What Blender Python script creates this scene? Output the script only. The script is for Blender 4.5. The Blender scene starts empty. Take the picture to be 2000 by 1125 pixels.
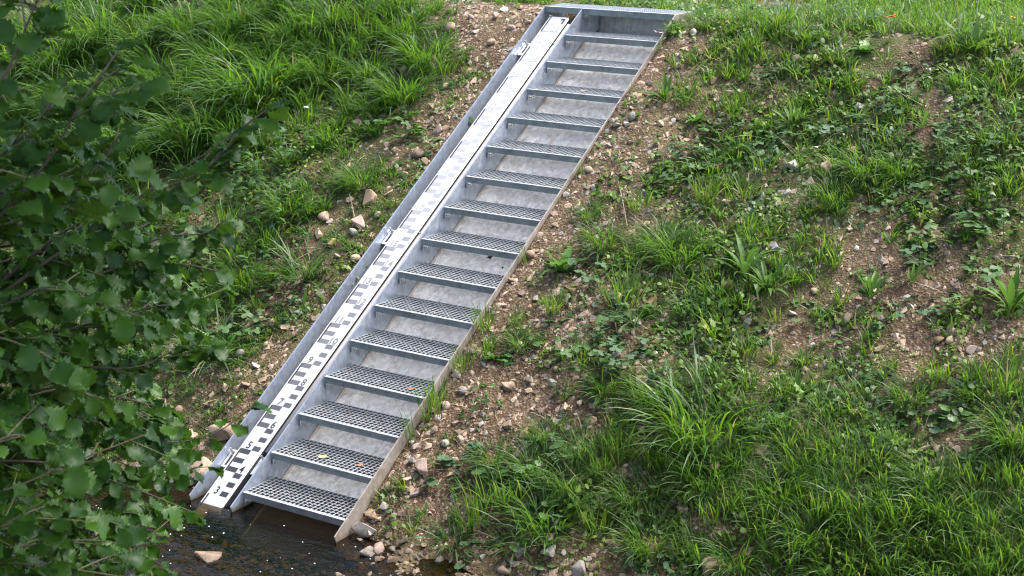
import bpy, math, random
import numpy as np
from mathutils import Vector, Matrix, Quaternion, Euler

random.seed(7)
rng = np.random.default_rng(11)
scene = bpy.context.scene
COL = scene.collection
R = math.radians

# ------------------------------------------------------------------ camera, sky, sun, exposure
CAM_LOC = (6.3099, -6.7661, 3.8116)
CAM_ROT = (1.2996, 0.0, 0.5734)
cd = bpy.data.cameras.new('camera')
cd.sensor_width = 36.0
cd.lens = 57.01
cd.clip_end = 500.0
cd.dof.use_dof = True
cd.dof.focus_distance = 10.4
cd.dof.aperture_fstop = 9.0
cam = bpy.data.objects.new('camera', cd)
cam.location = CAM_LOC
cam.rotation_euler = CAM_ROT
COL.objects.link(cam)
scene.camera = cam

SUN_DIR = Vector((0.32, 0.36, 0.87)).normalized()
SUN_EL = math.asin(SUN_DIR.z)
SUN_AZ = math.atan2(SUN_DIR.x, SUN_DIR.y)
world = bpy.data.worlds.new('World')
scene.world = world
world.use_nodes = True
wn = world.node_tree
wn.nodes.clear()
sky = wn.nodes.new('ShaderNodeTexSky')
sky.sky_type = 'NISHITA'
sky.sun_disc = False
sky.sun_elevation = SUN_EL
sky.sun_rotation = SUN_AZ
sky.dust_density = 3.0
sky.air_density = 1.0
sky.ozone_density = 1.0
bg = wn.nodes.new('ShaderNodeBackground')
bg.inputs['Strength'].default_value = 0.15
wo = wn.nodes.new('ShaderNodeOutputWorld')
wn.links.new(sky.outputs[0], bg.inputs[0])
wn.links.new(bg.outputs[0], wo.inputs[0])

sd = bpy.data.lights.new('sun', 'SUN')
sd.energy = 3.2
sd.angle = R(34)
sd.color = (1.0, 0.965, 0.91)
sun = bpy.data.objects.new('sun', sd)
sun.rotation_euler = (-SUN_DIR).to_track_quat('-Z', 'Y').to_euler()
sun.location = (3, 4, 12)
COL.objects.link(sun)

scene.cycles.filter_width = 1.1
vs = scene.view_settings
vs.view_transform = 'Standard'
vs.look = 'None'
vs.exposure = 1.45
vs.gamma = 1.0
vs.use_curve_mapping = False

# ------------------------------------------------------------------ measured tables (world metres)
STONES = [[-0.523,0.406,0.207,"t"],[-0.515,0.166,0.244,"t"],[-0.756,0.188,0.208,"p"],[-0.576,0.099,0.086,"t"],[-0.652,0.051,0.066,"g"],[-0.768,2.253,0.104,"t"],[-0.559,2.628,0.12,"t"],[-0.535,2.868,0.159,"p"],[-1.238,2.785,0.078,"p"],[-0.794,2.82,0.077,"t"],[-0.736,2.586,0.06,"b"],[-0.553,2.429,0.067,"t"],[-0.82,2.133,0.074,"t"],[-1.131,1.949,0.074,"w"],[-0.923,1.978,0.103,"t"],[-0.613,1.989,0.167,"p"],[-0.675,2.173,0.132,"b"],[-1.722,2.93,0.064,"t"],[-0.873,1.838,0.102,"t"],[-0.72,1.808,0.101,"o"],[-1.104,1.407,0.108,"b"],[-0.862,1.193,0.078,"o"],[-0.753,1.188,0.07,"p"],[-0.458,1.26,0.069,"b"],[-0.612,1.291,0.098,"g"],[-0.454,1.727,0.078,"t"],[-0.483,1.649,0.056,"g"],[1.014,0.483,0.141,"p"],[0.905,0.505,0.074,"g"],[0.882,0.589,0.074,"p"],[0.945,0.402,0.073,"t"],[0.811,0.17,0.104,"b"],[0.782,0.083,0.152,"g"],[0.906,0.225,0.079,"w"],[0.911,-0.071,0.144,"p"],[1.047,-0.107,0.142,"g"],[1.055,-0.031,0.149,"p"],[0.908,0.076,0.091,"t"],[2.377,0.36,0.13,"b"],[2.492,0.336,0.073,"g"],[1.859,0.215,0.092,"g"],[2.041,0.223,0.126,"g"],[2.274,0.177,0.146,"g"],[2.946,0.387,0.176,"b"],[2.732,0.84,0.103,"b"],[2.658,0.611,0.085,"t"],[2.912,1.029,0.138,"t"],[1.208,1.093,0.088,"t"],[1.2,0.824,0.068,"w"],[1.371,0.837,0.067,"t"],[1.503,0.812,0.109,"o"],[1.856,0.147,0.069,"g"],[1.839,0.079,0.086,"t"],[0.847,1.056,0.095,"w"],[2.127,2.392,0.111,"t"],[1.935,2.555,0.087,"t"],[2.086,2.539,0.06,"o"],[2.155,2.618,0.073,"g"],[2.503,2.605,0.079,"w"],[2.287,2.57,0.053,"g"],[2.391,2.248,0.096,"g"],[2.248,1.966,0.095,"o"],[2.325,1.936,0.056,"w"],[1.991,2.006,0.064,"b"],[2.639,2.379,0.051,"t"],[2.481,1.735,0.08,"g"],[2.56,1.729,0.055,"g"],[3.797,1.831,0.077,"p"],[3.645,1.942,0.078,"p"],[3.808,1.943,0.06,"t"],[3.6,1.866,0.066,"o"],[3.663,1.864,0.054,"t"],[4.054,1.737,0.07,"g"],[2.766,2.045,0.05,"t"],[3.033,1.927,0.079,"t"],[2.908,1.723,0.054,"w"],[2.196,1.648,0.049,"t"],[2.874,1.341,0.065,"w"],[2.914,1.192,0.064,"t"],[3.313,1.349,0.075,"o"],[3.296,1.19,0.046,"t"],[3.259,1.502,0.059,"t"],[3.596,1.21,0.068,"t"],[3.679,1.182,0.057,"b"],[2.649,0.61,0.057,"t"],[2.26,2.869,0.141,"w"],[2.471,2.861,0.113,"t"],[2.41,2.757,0.086,"p"],[1.697,2.87,0.144,"t"],[2.583,3.048,0.108,"o"],[3.194,3.022,0.073,"t"],[1.342,3.534,0.088,"o"],[1.501,3.469,0.087,"t"],[1.39,3.441,0.072,"t"],[1.205,3.422,0.073,"g"],[1.874,3.759,0.087,"t"],[2.478,3.416,0.09,"g"],[0.986,3.909,0.076,"w"],[2.474,3.334,0.076,"g"],[2.303,2.669,0.053,"w"],[1.218,1.101,0.081,"t"],[1.608,1.716,0.089,"b"],[1.83,1.765,0.095,"o"],[1.437,2.101,0.079,"o"],[1.211,2.065,0.06,"p"],[1.267,1.743,0.065,"o"],[1.067,1.634,0.052,"g"],[2.01,1.307,0.091,"o"],[2.047,1.241,0.091,"b"],[2.037,1.425,0.067,"w"],[1.333,1.158,0.075,"t"],[0.81,1.917,0.08,"b"],[0.744,2.231,0.055,"t"],[0.79,2.386,0.062,"w"],[0.995,2.311,0.055,"g"],[0.885,2.596,0.063,"t"],[0.916,2.818,0.064,"w"],[0.964,3.052,0.072,"g"],[0.89,2.969,0.079,"g"],[0.943,2.996,0.064,"w"],[0.927,3.375,0.066,"t"],[1.172,3.075,0.064,"t"],[1.34,3.055,0.056,"p"],[1.753,2.384,0.06,"t"],[1.576,2.402,0.053,"g"],[0.895,2.15,0.068,"t"],[0.987,2.226,0.054,"p"],[1.17,2.721,0.056,"t"],[0.833,1.716,0.066,"b"],[0.893,1.531,0.059,"t"],[0.827,1.484,0.052,"g"],[0.895,1.206,0.058,"t"],[0.957,0.972,0.063,"g"],[0.901,0.861,0.069,"p"],[1.026,0.789,0.056,"t"],[0.937,0.7,0.075,"b"],[1.041,0.659,0.055,"g"],[1.119,0.707,0.068,"t"],[0.776,0.605,0.056,"w"],[0.701,0.654,0.063,"t"],[0.861,0.332,0.061,"b"],[1.008,0.182,0.066,"g"],[1.148,0.092,0.071,"t"],[1.035,0.095,0.06,"b"],[0.913,0.16,0.055,"t"],[0.883,0.025,0.072,"w"],[1.127,0.021,0.077,"g"],[1.245,0.007,0.065,"t"],[1.288,0.097,0.059,"b"],[1.437,0.038,0.082,"g"],[1.574,0.042,0.07,"b"],[1.666,0.11,0.064,"g"],[-1.084,3.789,0.09,"t"],[-0.818,3.756,0.081,"w"],[-0.617,3.67,0.072,"t"],[-0.537,3.837,0.08,"p"],[-0.737,3.924,0.089,"t"],[-0.784,3.494,0.079,"t"],[-0.544,3.314,0.086,"t"],[-0.601,3.158,0.07,"b"],[-0.754,3.244,0.063,"t"],[-0.756,4.064,0.082,"w"],[-0.679,3.0,0.069,"t"],[-0.883,2.442,0.06,"g"],[-0.557,2.254,0.081,"t"],[-0.52,2.081,0.072,"p"],[-0.619,1.913,0.079,"g"],[-0.606,1.72,0.071,"t"],[-0.568,1.556,0.064,"b"],[-0.669,1.457,0.064,"t"],[-0.728,1.362,0.071,"t"],[-0.6,1.15,0.083,"t"],[-0.647,0.991,0.083,"p"],[-0.616,0.848,0.075,"g"],[-0.585,0.707,0.081,"b"],[-0.761,1.127,0.063,"t"],[-0.79,0.894,0.069,"g"],[-0.712,0.648,0.089,"t"],[-0.745,0.533,0.088,"b"],[-0.724,0.359,0.094,"t"],[-0.914,0.32,0.082,"g"],[-0.95,0.458,0.069,"b"],[-0.89,0.148,0.101,"t"],[-0.848,0.056,0.087,"b"],[-0.764,0.11,0.087,"g"]]
TUSSOCKS = [[-4.705,2.954,0.515,"d"],[-4.461,3.217,0.467,"d"],[-4.025,3.347,0.437,"d"],[-3.6,3.475,0.408,"d"],[-3.108,3.549,0.4,"d"],[-2.564,3.539,0.389,"d"],[-2.194,3.655,0.342,"d"],[-1.936,3.734,0.297,"u"],[-1.508,3.716,0.291,"f"],[-4.083,2.594,0.492,"d"],[-3.617,2.702,0.482,"d"],[-3.163,2.807,0.43,"d"],[-2.661,2.811,0.462,"d"],[-2.292,2.854,0.516,"d"],[-2.16,3.08,0.373,"d"],[-1.896,3.242,0.33,"f"],[-1.551,3.328,0.285,"f"],[-2.943,2.33,0.417,"d"],[-2.528,2.387,0.45,"d"],[-2.231,2.474,0.364,"d"],[-3.405,2.218,0.425,"d"],[-1.851,2.957,0.243,"u"],[-1.05,3.12,0.335,"f"],[-1.092,3.484,0.322,"f"],[-0.837,3.349,0.197,"u"],[-1.38,2.905,0.198,"u"],[-5.353,3.255,0.489,"d"],[-5.181,2.847,0.478,"d"],[-2.615,3.334,0.343,"d"],[-3.043,3.18,0.392,"d"],[-3.581,3.069,0.4,"d"],[-2.203,3.429,0.296,"d"],[-0.777,1.574,0.34,"s"],[-0.956,0.875,0.384,"s"],[-0.845,2.3,0.224,"f"],[-1.73,2.712,0.239,"u"],[-1.41,2.676,0.196,"u"],[-1.163,1.382,0.217,"f"],[-1.63,1.698,0.264,"u"],[-1.223,1.677,0.221,"u"],[-1.248,1.939,0.224,"f"],[2.542,1.041,0.439,"f"],[2.184,1.158,0.239,"f"],[1.833,2.129,0.26,"f"],[1.645,1.715,0.255,"u"],[1.639,2.219,0.23,"f"],[3.155,1.32,0.203,"s"],[1.281,2.122,0.199,"f"],[1.529,2.082,0.197,"u"],[1.066,2.291,0.136,"f"],[1.766,2.605,0.202,"u"],[2.724,2.903,0.232,"f"],[2.606,2.665,0.196,"f"],[2.954,2.913,0.198,"f"],[1.356,2.458,0.169,"u"],[2.055,2.833,0.169,"u"],[1.237,3.324,0.144,"u"],[1.62,3.417,0.161,"u"],[2.055,3.374,0.141,"u"],[0.677,3.906,0.115,"f"],[0.891,4.141,0.116,"f"],[1.031,3.991,0.095,"f"],[2.281,2.885,0.135,"u"],[0.958,1.227,0.16,"u"],[0.868,1.104,0.143,"u"],[1.212,1.603,0.161,"u"],[0.787,0.814,0.221,"u"],[1.138,1.33,0.127,"f"],[0.766,1.37,0.163,"u"],[1.803,1.595,0.188,"s"],[2.084,1.722,0.156,"s"],[2.926,1.384,0.147,"u"],[3.66,1.673,0.176,"u"],[3.571,1.529,0.175,"f"],[4.045,1.627,0.26,"u"],[3.9,1.564,0.144,"f"],[4.197,1.383,0.254,"f"],[1.597,1.274,0.186,"u"],[1.874,1.162,0.182,"f"],[1.039,1.455,0.129,"u"],[1.503,0.301,0.295,"u"],[1.6,0.446,0.296,"u"],[1.908,0.367,0.29,"f"],[1.945,0.581,0.205,"f"],[2.089,0.734,0.205,"u"],[2.356,0.613,0.201,"f"],[2.44,0.81,0.232,"u"],[2.724,0.752,0.228,"f"],[2.956,0.716,0.225,"u"],[3.133,0.783,0.224,"f"],[3.368,0.78,0.25,"u"],[3.553,0.878,0.25,"f"],[3.778,0.874,0.248,"u"],[3.993,0.949,0.248,"f"],[4.207,0.944,0.246,"u"],[1.419,0.166,0.235,"s"],[1.796,0.225,0.231,"s"],[2.216,0.433,0.229,"u"],[2.555,0.397,0.225,"f"],[2.801,0.427,0.195,"u"],[3.053,0.461,0.22,"f"],[3.315,0.521,0.246,"u"],[3.58,0.558,0.244,"f"],[3.82,0.639,0.244,"u"],[4.057,0.644,0.242,"f"],[4.287,0.724,0.242,"u"],[1.891,0.784,0.178,"f"],[2.439,0.93,0.175,"u"],[3.154,0.992,0.17,"f"],[1.682,0.617,0.238,"f"],[4.156,0.798,0.244,"u"],[3.679,0.713,0.246,"u"],[3.151,0.622,0.25,"u"],[3.398,0.652,0.248,"f"],[3.894,0.788,0.246,"f"],[2.858,0.61,0.224,"u"],[2.116,0.861,0.177,"u"],[2.783,0.939,0.172,"f"],[3.435,1.02,0.197,"u"],[3.834,1.08,0.195,"f"],[4.061,1.127,0.195,"u"],[4.27,1.173,0.222,"u"],[1.623,0.824,0.151,"f"],[1.381,0.645,0.181,"f"],[4.382,0.851,0.243,"f"],[3.58,1.083,0.169,"u"]]
PLANTAIN = [[1.097,3.287,0.272],[2.318,2.039,0.348],[2.509,1.96,0.312],[2.102,3.178,0.242],[1.784,3.011,0.242],[3.116,2.05,0.276],[3.915,2.124,0.392],[2.919,4.016,0.323],[3.054,3.926,0.285],[2.286,3.555,0.212],[2.957,3.243,0.22],[2.971,1.375,0.206],[-2.291,3.505,0.32],[-1.886,3.296,0.248],[1.064,3.691,0.168],[2.661,4.851,0.232],[1.321,4.023,0.151],[2.723,3.067,0.151],[3.321,2.156,0.154],[2.102,3.515,0.16],[3.564,1.923,0.135],[2.924,1.909,0.138],[1.054,2.718,0.14],[3.094,2.409,0.174],[2.271,3.715,0.161],[3.272,3.556,0.206],[-1.521,2.515,0.195],[-0.961,1.256,0.178]]
SOWTHISTLE = [[1.125,1.838,0.312],[1.379,3.205,0.178],[1.862,1.681,0.141],[-2.584,3.563,0.26],[2.32,3.858,0.217],[1.013,1.202,0.143]]
LOBED = [[-0.812,2.727,0.267],[-0.587,2.707,0.226],[-1.278,3.097,0.199],[-0.954,2.759,0.231],[-1.761,3.47,0.207],[1.338,1.894,0.229],[1.67,1.61,0.221],[1.677,1.26,0.278],[1.898,1.333,0.245],[1.734,1.404,0.217],[3.363,2.527,0.285],[3.483,2.623,0.254],[3.34,2.265,0.248],[3.683,2.577,0.252],[1.57,2.875,0.207],[1.532,2.696,0.205],[1.641,3.145,0.211],[2.01,3.04,0.206],[3.184,1.887,0.151],[3.415,1.997,0.182],[3.571,2.061,0.182],[-2.009,1.504,0.344],[-1.695,1.464,0.3],[-1.933,1.258,0.339],[-0.871,1.042,0.21],[-0.769,1.192,0.175],[-1.059,1.045,0.248],[2.54,3.255,0.206],[2.722,3.404,0.207],[3.138,3.203,0.201],[2.356,3.19,0.206],[3.393,2.951,0.229],[3.506,3.168,0.232],[1.719,3.609,0.181],[1.885,3.91,0.184],[2.195,4.162,0.185],[2.703,3.71,0.177],[3.295,3.771,0.21],[1.33,2.929,0.175],[1.746,1.696,0.19],[1.582,2.963,0.174],[-1.584,1.151,0.294],[-2.356,1.54,0.312],[-1.209,1.548,0.183],[-1.383,2.103,0.19],[-2.16,3.714,0.257],[2.255,3.177,0.207],[2.976,2.696,0.194],[3.192,2.809,0.227],[3.722,2.296,0.215],[1.829,0.772,0.178],[2.442,0.517,0.171],[3.016,0.902,0.142],[2.887,0.673,0.141]]
ROUND = [[1.346,1.297,0.189],[1.28,1.463,0.159],[1.676,1.537,0.157],[2.152,1.628,0.155],[1.968,0.218,0.172],[1.6,0.692,0.27],[1.513,0.58,0.239],[1.178,0.461,0.182],[1.807,0.611,0.206],[1.196,0.541,0.213],[4.058,1.171,0.167],[3.292,0.948,0.155],[2.995,1.785,0.121],[2.746,1.912,0.139],[2.158,1.845,0.141],[2.43,1.95,0.141],[2.009,0.476,0.203],[1.862,0.441,0.204],[1.606,0.148,0.175],[1.128,1.258,0.127],[1.463,1.496,0.127],[2.463,1.546,0.121],[3.692,1.369,0.172],[3.828,1.457,0.172],[3.483,1.178,0.142],[3.184,0.738,0.167],[2.484,0.729,0.144],[2.962,0.465,0.138],[-0.351,1.061,0.136],[-0.746,0.948,0.156],[-0.918,1.426,0.143],[-1.143,2.66,0.135],[0.853,3.972,0.153],[2.227,2.12,0.128],[3.19,1.585,0.118],[1.489,0.481,0.208],[1.655,0.443,0.206]]
NETTLE = [[-1.399,1.917,0.414],[-1.499,2.275,0.347],[-1.787,2.14,0.35],[-1.183,1.773,0.295],[-1.719,1.914,0.345],[-1.919,2.415,0.277],[-1.414,2.383,0.231],[-2.115,2.192,0.317],[1.856,1.194,0.183],[1.656,1.355,0.186],[3.736,2.511,0.219],[3.545,2.706,0.223],[3.212,3.007,0.264]]
STEMS = [[3.447,2.806,0.806],[3.181,3.004,0.495],[3.316,2.903,0.587],[1.751,3.384,0.533],[3.533,3.089,0.526],[3.523,2.854,0.646],[2.884,3.089,0.402],[2.08,2.855,0.372],[2.427,2.419,0.259]]
PHACELIA = [[1.857,4.261,0.144],[1.872,4.396,0.13],[1.914,4.486,0.138],[2.015,4.377,0.129],[2.02,4.127,0.112],[2.246,4.547,0.099]]
FLOWER = [[2.455,3.953,0.094,"red"],[3.231,4.098,0.108,"yellow"],[0.796,3.666,0.113,"pink"],[2.407,2.84,0.033,"white"],[-1.665,2.695,0.079,"white"],[2.869,3.554,0.069,"white"]]
LIMBS = [[[2.667,-4.237,2.591],[3.018,-4.183,2.822],[3.182,-4.077,3.018],[3.235,-3.977,3.176],[3.215,-3.828,3.285]],[[3.261,-4.434,3.122],[3.409,-4.368,3.288],[3.446,-4.298,3.431],[3.473,-4.253,3.541]],[[2.416,-3.998,2.337],[2.595,-3.662,2.561],[2.767,-3.401,2.75],[2.913,-3.215,2.891],[3.039,-3.069,3.016]],[[2.319,-3.85,2.197],[2.47,-3.547,2.419],[2.568,-3.25,2.498],[2.685,-3.131,2.496],[2.785,-3.044,2.466]],[[2.132,-3.814,2.083],[2.217,-3.478,2.173],[2.48,-3.198,2.125],[2.508,-3.013,2.133],[2.57,-2.941,2.157]],[[2.06,-3.565,2.064],[2.206,-3.275,1.952],[2.392,-2.997,1.79],[2.528,-2.859,1.794],[2.614,-2.738,1.874]],[[2.405,-3.848,2.001],[2.458,-3.507,1.889],[2.57,-3.294,1.762],[2.671,-3.112,1.629]],[[2.808,-4.323,2.101],[2.885,-4.052,2.081],[2.931,-3.816,2.103],[2.976,-3.598,2.12]],[[2.623,-4.044,1.813],[2.727,-3.759,1.778],[2.782,-3.569,1.719],[2.91,-3.485,1.641]],[[2.668,-4.127,2.847],[2.929,-4.077,2.977],[3.083,-4.014,3.102],[3.133,-3.931,3.213]],[[2.829,-4.206,2.554],[3.011,-4.1,2.64],[3.087,-3.992,2.681],[3.121,-3.835,2.592]],[[2.535,-4.055,2.613],[2.7,-3.789,2.741],[2.799,-3.644,2.829],[2.871,-3.522,2.98]],[[2.824,-4.283,2.79],[3.021,-4.143,2.92],[3.171,-4.105,2.97],[3.26,-4.002,2.975]],[[2.916,-4.374,2.355],[3.042,-4.185,2.391],[3.077,-3.976,2.392],[3.115,-3.817,2.309]],[[2.086,-3.722,1.749],[2.251,-3.388,1.667],[2.33,-3.085,1.749],[2.477,-2.968,1.685]],[[3.01,-4.487,2.001],[3.108,-4.289,2.089],[3.117,-4.093,2.105],[3.144,-3.945,2.028]],[[1.769,-3.522,2.231],[1.971,-3.14,2.129],[2.171,-2.894,2.175],[2.251,-2.671,2.151]],[[2.961,-4.386,2.543],[3.143,-4.276,2.625],[3.225,-4.191,2.59],[3.237,-4.059,2.502]],[[2.439,-3.925,1.568],[2.546,-3.619,1.557],[2.555,-3.354,1.689],[2.612,-3.158,1.65]],[[1.896,-3.588,2.477],[2.166,-3.227,2.523],[2.331,-3.042,2.524],[2.382,-2.824,2.577]],[[3.12,-4.424,3.225],[3.272,-4.357,3.392],[3.326,-4.278,3.468],[3.361,-4.227,3.546]],[[1.713,-3.544,1.694],[1.966,-3.173,1.759],[2.051,-2.915,1.753],[2.25,-2.762,1.646]],[[2.04,-3.678,2.632],[2.239,-3.371,2.78],[2.353,-3.207,2.898],[2.435,-3.086,3.038]],[[2.651,-4.328,1.886],[2.826,-4.096,1.869],[2.975,-3.939,1.83],[3.053,-3.747,1.741]],[[1.58,-3.417,1.91],[1.783,-3.003,1.866],[1.959,-2.821,1.826],[2.139,-2.666,1.754]],[[1.602,-3.393,2.245],[1.726,-3.053,2.258],[1.886,-2.83,2.346],[2.021,-2.591,2.194]],[[3.078,-4.493,2.386],[3.255,-4.423,2.401],[3.315,-4.334,2.424],[3.296,-4.227,2.359]],[[2.299,-3.823,2.299],[2.555,-3.521,2.636],[2.716,-3.309,2.743],[2.849,-3.152,2.826],[2.918,-3.059,2.939]],[[2.128,-3.686,2.333],[2.408,-3.303,2.418],[2.554,-3.098,2.548],[2.668,-2.979,2.564],[2.712,-2.926,2.602]],[[1.996,-3.605,2.151],[2.284,-3.207,2.236],[2.446,-3.011,2.285],[2.541,-2.913,2.293]],[[1.751,-3.589,1.548],[2.017,-3.294,1.464],[2.141,-3.091,1.298],[2.261,-2.928,1.345]],[[1.888,-3.629,2.084],[2.078,-3.367,2.107],[2.203,-3.123,2.137],[2.316,-2.922,2.14]],[[1.657,-3.371,2.788],[1.865,-3.12,2.73],[1.873,-3.049,2.67],[1.877,-2.99,2.592]],[[1.676,-3.497,1.851],[1.873,-3.217,1.882],[1.951,-3.013,1.935],[2.022,-2.845,1.954]],[[1.851,-3.628,1.863],[2.06,-3.383,1.808],[2.134,-3.239,1.756],[2.2,-3.122,1.686]],[[2.103,-3.739,2.525],[2.289,-3.502,2.51],[2.418,-3.278,2.494],[2.534,-3.092,2.456]],[[1.51,-3.377,1.803],[1.723,-3.1,1.792],[1.857,-2.861,1.786],[1.977,-2.666,1.753]],[[1.888,-3.559,2.671],[2.084,-3.315,2.641],[2.132,-3.188,2.61],[2.173,-3.081,2.558]],[[2.17,-3.82,2.271],[2.35,-3.579,2.278],[2.406,-3.42,2.297],[2.456,-3.288,2.288]],[[1.405,-3.253,2.179],[1.616,-2.966,2.201],[1.763,-2.701,2.233],[1.894,-2.484,2.234]],[[2.317,-3.99,1.78],[2.497,-3.758,1.765],[2.581,-3.579,1.753],[2.657,-3.432,1.719]],[[1.739,-3.432,2.785],[1.943,-3.187,2.726],[1.952,-3.114,2.665],[1.958,-3.053,2.587]],[[2.161,-3.833,2.105],[2.349,-3.6,2.075],[2.48,-3.382,2.038],[2.598,-3.204,1.983]],[[2.211,-3.821,2.522],[2.385,-3.579,2.556],[2.467,-3.385,2.601],[2.54,-3.222,2.617]],[[2.095,-3.701,2.795],[2.279,-3.465,2.788],[2.333,-3.322,2.784],[2.379,-3.202,2.757]],[[1.837,-3.573,2.226],[2.039,-3.325,2.189],[2.1,-3.183,2.157],[2.154,-3.067,2.102]],[[2.109,-3.793,2.113],[2.3,-3.558,2.078],[2.439,-3.333,2.036],[2.566,-3.149,1.976]],[[1.614,-3.354,2.651],[1.82,-3.094,2.628],[1.829,-3.008,2.612],[1.834,-2.936,2.572]],[[1.188,-3.073,2.313],[1.423,-2.8,2.226],[1.51,-2.653,2.134],[1.586,-2.533,2.024]],[[1.376,-3.307,1.538],[1.592,-3.016,1.542],[1.711,-2.779,1.559],[1.818,-2.588,1.545]],[[1.801,-3.487,2.726],[2.0,-3.239,2.696],[2.04,-3.121,2.668],[2.072,-3.021,2.618]]]
DENS = ["6665555544444444444444333333211000000000012455667788999999999","6666666655555444444444444333221000000000113556677889999999999","7777766666666555554444444332221000000000124556677889999999999","7777777777766666666555444443322100000000234566677889999999999","7777777777777777766665555543332211000001335766678889999999999","7777777777777777777666655544443221110001223456676788888999999","8888877777777777777666666544443321100012234457434577888888899","8888888888887777777776666554333221100012354457324555566788888","9999888888888888888777666555443321110112454223223455555556677","9999999999988888888887776665543211100112455432222112334555555","9999999999999999999888877665543211000012345432244333221123345","9999999999999999999999887765543211000123445423455555444332211","9999999999999999999999887765432110000133445654566666665555444","9999999999999999999999988765432110000233446665666666666666665","9999999999999999999999998875421100001334445666777766666666666","9999999999999999999999988775321000002344455667777777777777666","9999999999999999999999888863211000001355556667777777777777777","9999999999999999999999888742110000001455666666677777777777777","9999999999999999999998887532100000002555666666666666777777777","9999999999999999999988885321100000014556666666666666667777777","9999999999999999999888864211000000025556666666666666666677777","9999999999999999998888743210000000145556666666666666666666777","9999999999999999988887532110000000255566666666666666666666666","9999999999999999988886321100000001455566666666666666666666666","9999999999999999888864321000000002555666666666666666666666666","9999999999999998888753211000000014555666666666666666666666666"]

# stair geometry (metres): rise, going, width, tread depth
RISE, GO, WID, DEP = 0.17, 0.2664, 0.7833, 0.299
SL = RISE / GO
ANG = math.atan(SL)
WATER = -0.10

# ------------------------------------------------------------------ material helpers
def mat(name):
    m = bpy.data.materials.new(name)
    m.use_nodes = True
    nt = m.node_tree
    nt.nodes.clear()
    out = nt.nodes.new('ShaderNodeOutputMaterial')
    return m, nt, out

class NT:
    def __init__(self, nt):
        self.nt = nt
    def n(self, t, **kw):
        x = self.nt.nodes.new('ShaderNode' + t)
        for k, v in kw.items():
            if k in ('ins',):
                for a, b in v.items():
                    x.inputs[a].default_value = b
            else:
                setattr(x, k, v)
        return x
    def l(self, a, b):
        self.nt.links.new(a, b)
    def ramp(self, src, stops, interp='LINEAR'):
        r = self.nt.nodes.new('ShaderNodeValToRGB')
        r.color_ramp.interpolation = interp
        e = r.color_ramp.elements
        while len(e) < len(stops):
            e.new(0.5)
        for q, (p, c) in zip(e, stops):
            q.position = p
            q.color = (*c, 1) if len(c) == 3 else c
        self.l(src, r.inputs[0])
        return r.outputs[0]
    def mix(self, a, b, f, mode='MIX'):
        x = self.nt.nodes.new('ShaderNodeMix')
        x.data_type = 'RGBA'
        x.blend_type = mode
        for s, v in ((x.inputs[6], a), (x.inputs[7], b), (x.inputs[0], f)):
            if hasattr(v, 'is_output'):
                self.l(v, s)
            elif isinstance(v, (int, float)):
                s.default_value = v
            else:
                s.default_value = (*v, 1)
        return x.outputs[2]
    def math(self, op, a, b=None):
        x = self.nt.nodes.new('ShaderNodeMath')
        x.operation = op
        for s, v in ((x.inputs[0], a), (x.inputs[1], b)):
            if v is None:
                continue
            if hasattr(v, 'is_output'):
                self.l(v, s)
            else:
                s.default_value = v
        return x.outputs[0]
    def noise(self, scale, detail=4, rough=0.6, coord=None, out=0):
        x = self.n('TexNoise', ins={'Scale': scale, 'Detail': detail, 'Roughness': rough})
        if coord is not None:
            self.l(coord, x.inputs['Vector'])
        return x.outputs[out]
    def bump(self, h, strength, dist):
        b = self.n('Bump', ins={'Strength': strength, 'Distance': dist})
        self.l(h, b.inputs['Height'])
        return b.outputs[0]

def world_pos(t):
    return t.n('NewGeometry').outputs['Position']

def m_galv(name, base, tint, dirt, metallic=0.55, rough=0.42, dirtcol=(0.22, 0.15, 0.10)):
    m, nt, out = mat(name)
    t = NT(nt)
    pos = world_pos(t)
    v = t.n('TexVoronoi', ins={'Scale': 34.0})
    t.l(pos, v.inputs['Vector'])
    sp = t.n('SeparateColor')
    t.l(v.outputs['Color'], sp.inputs[0])
    n1 = t.noise(7, 6, 0.7, pos)
    c = t.mix(tuple(b * 0.80 for b in base), tuple(min(1, b * 1.16) for b in base), sp.outputs[0])
    c = t.mix(c, tint, t.ramp(n1, [(0.40, (0, 0, 0)), (0.72, (0.8, 0.8, 0.8))]))
    # dribbles and dirt blotches
    mp = t.n('Mapping', ins={'Scale': (9, 9, 1.6)})
    t.l(pos, mp.inputs[0])
    n2 = t.noise(3.0, 5, 0.65, mp.outputs[0])
    c = t.mix(c, dirtcol, t.ramp(n2, [(0.47, (0, 0, 0)), (0.76, (dirt, dirt, dirt))]))
    n3 = t.noise(120, 2, 0.5, pos)
    c = t.mix(c, (0.30, 0.31, 0.32), t.ramp(n3, [(0.60, (0, 0, 0)), (0.75, (0.35, 0.35, 0.35))]))
    # brown algae where the sheet stands under water
    sz = t.n('SeparateXYZ')
    t.l(pos, sz.inputs[0])
    alg = t.ramp(t.math('ADD', t.math('ADD', sz.outputs['Z'], 1.0), t.math('MULTIPLY', n1, 0.05)), [(0.925, (0.92, 0.92, 0.92)), (0.965, (0, 0, 0))])
    c = t.mix(c, (0.115, 0.085, 0.048), alg)
    p = t.n('BsdfPrincipled', ins={'Metallic': metallic})
    t.l(c, p.inputs['Base Color'])
    rr = t.ramp(n1, [(0.3, (rough - .1,) * 3), (0.75, (rough + .14,) * 3)])
    t.l(rr, p.inputs['Roughness'])
    t.l(t.bump(n1, 0.15, 0.004), p.inputs['Normal'])
    t.l(p.outputs[0], out.inputs[0])
    return m

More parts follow.
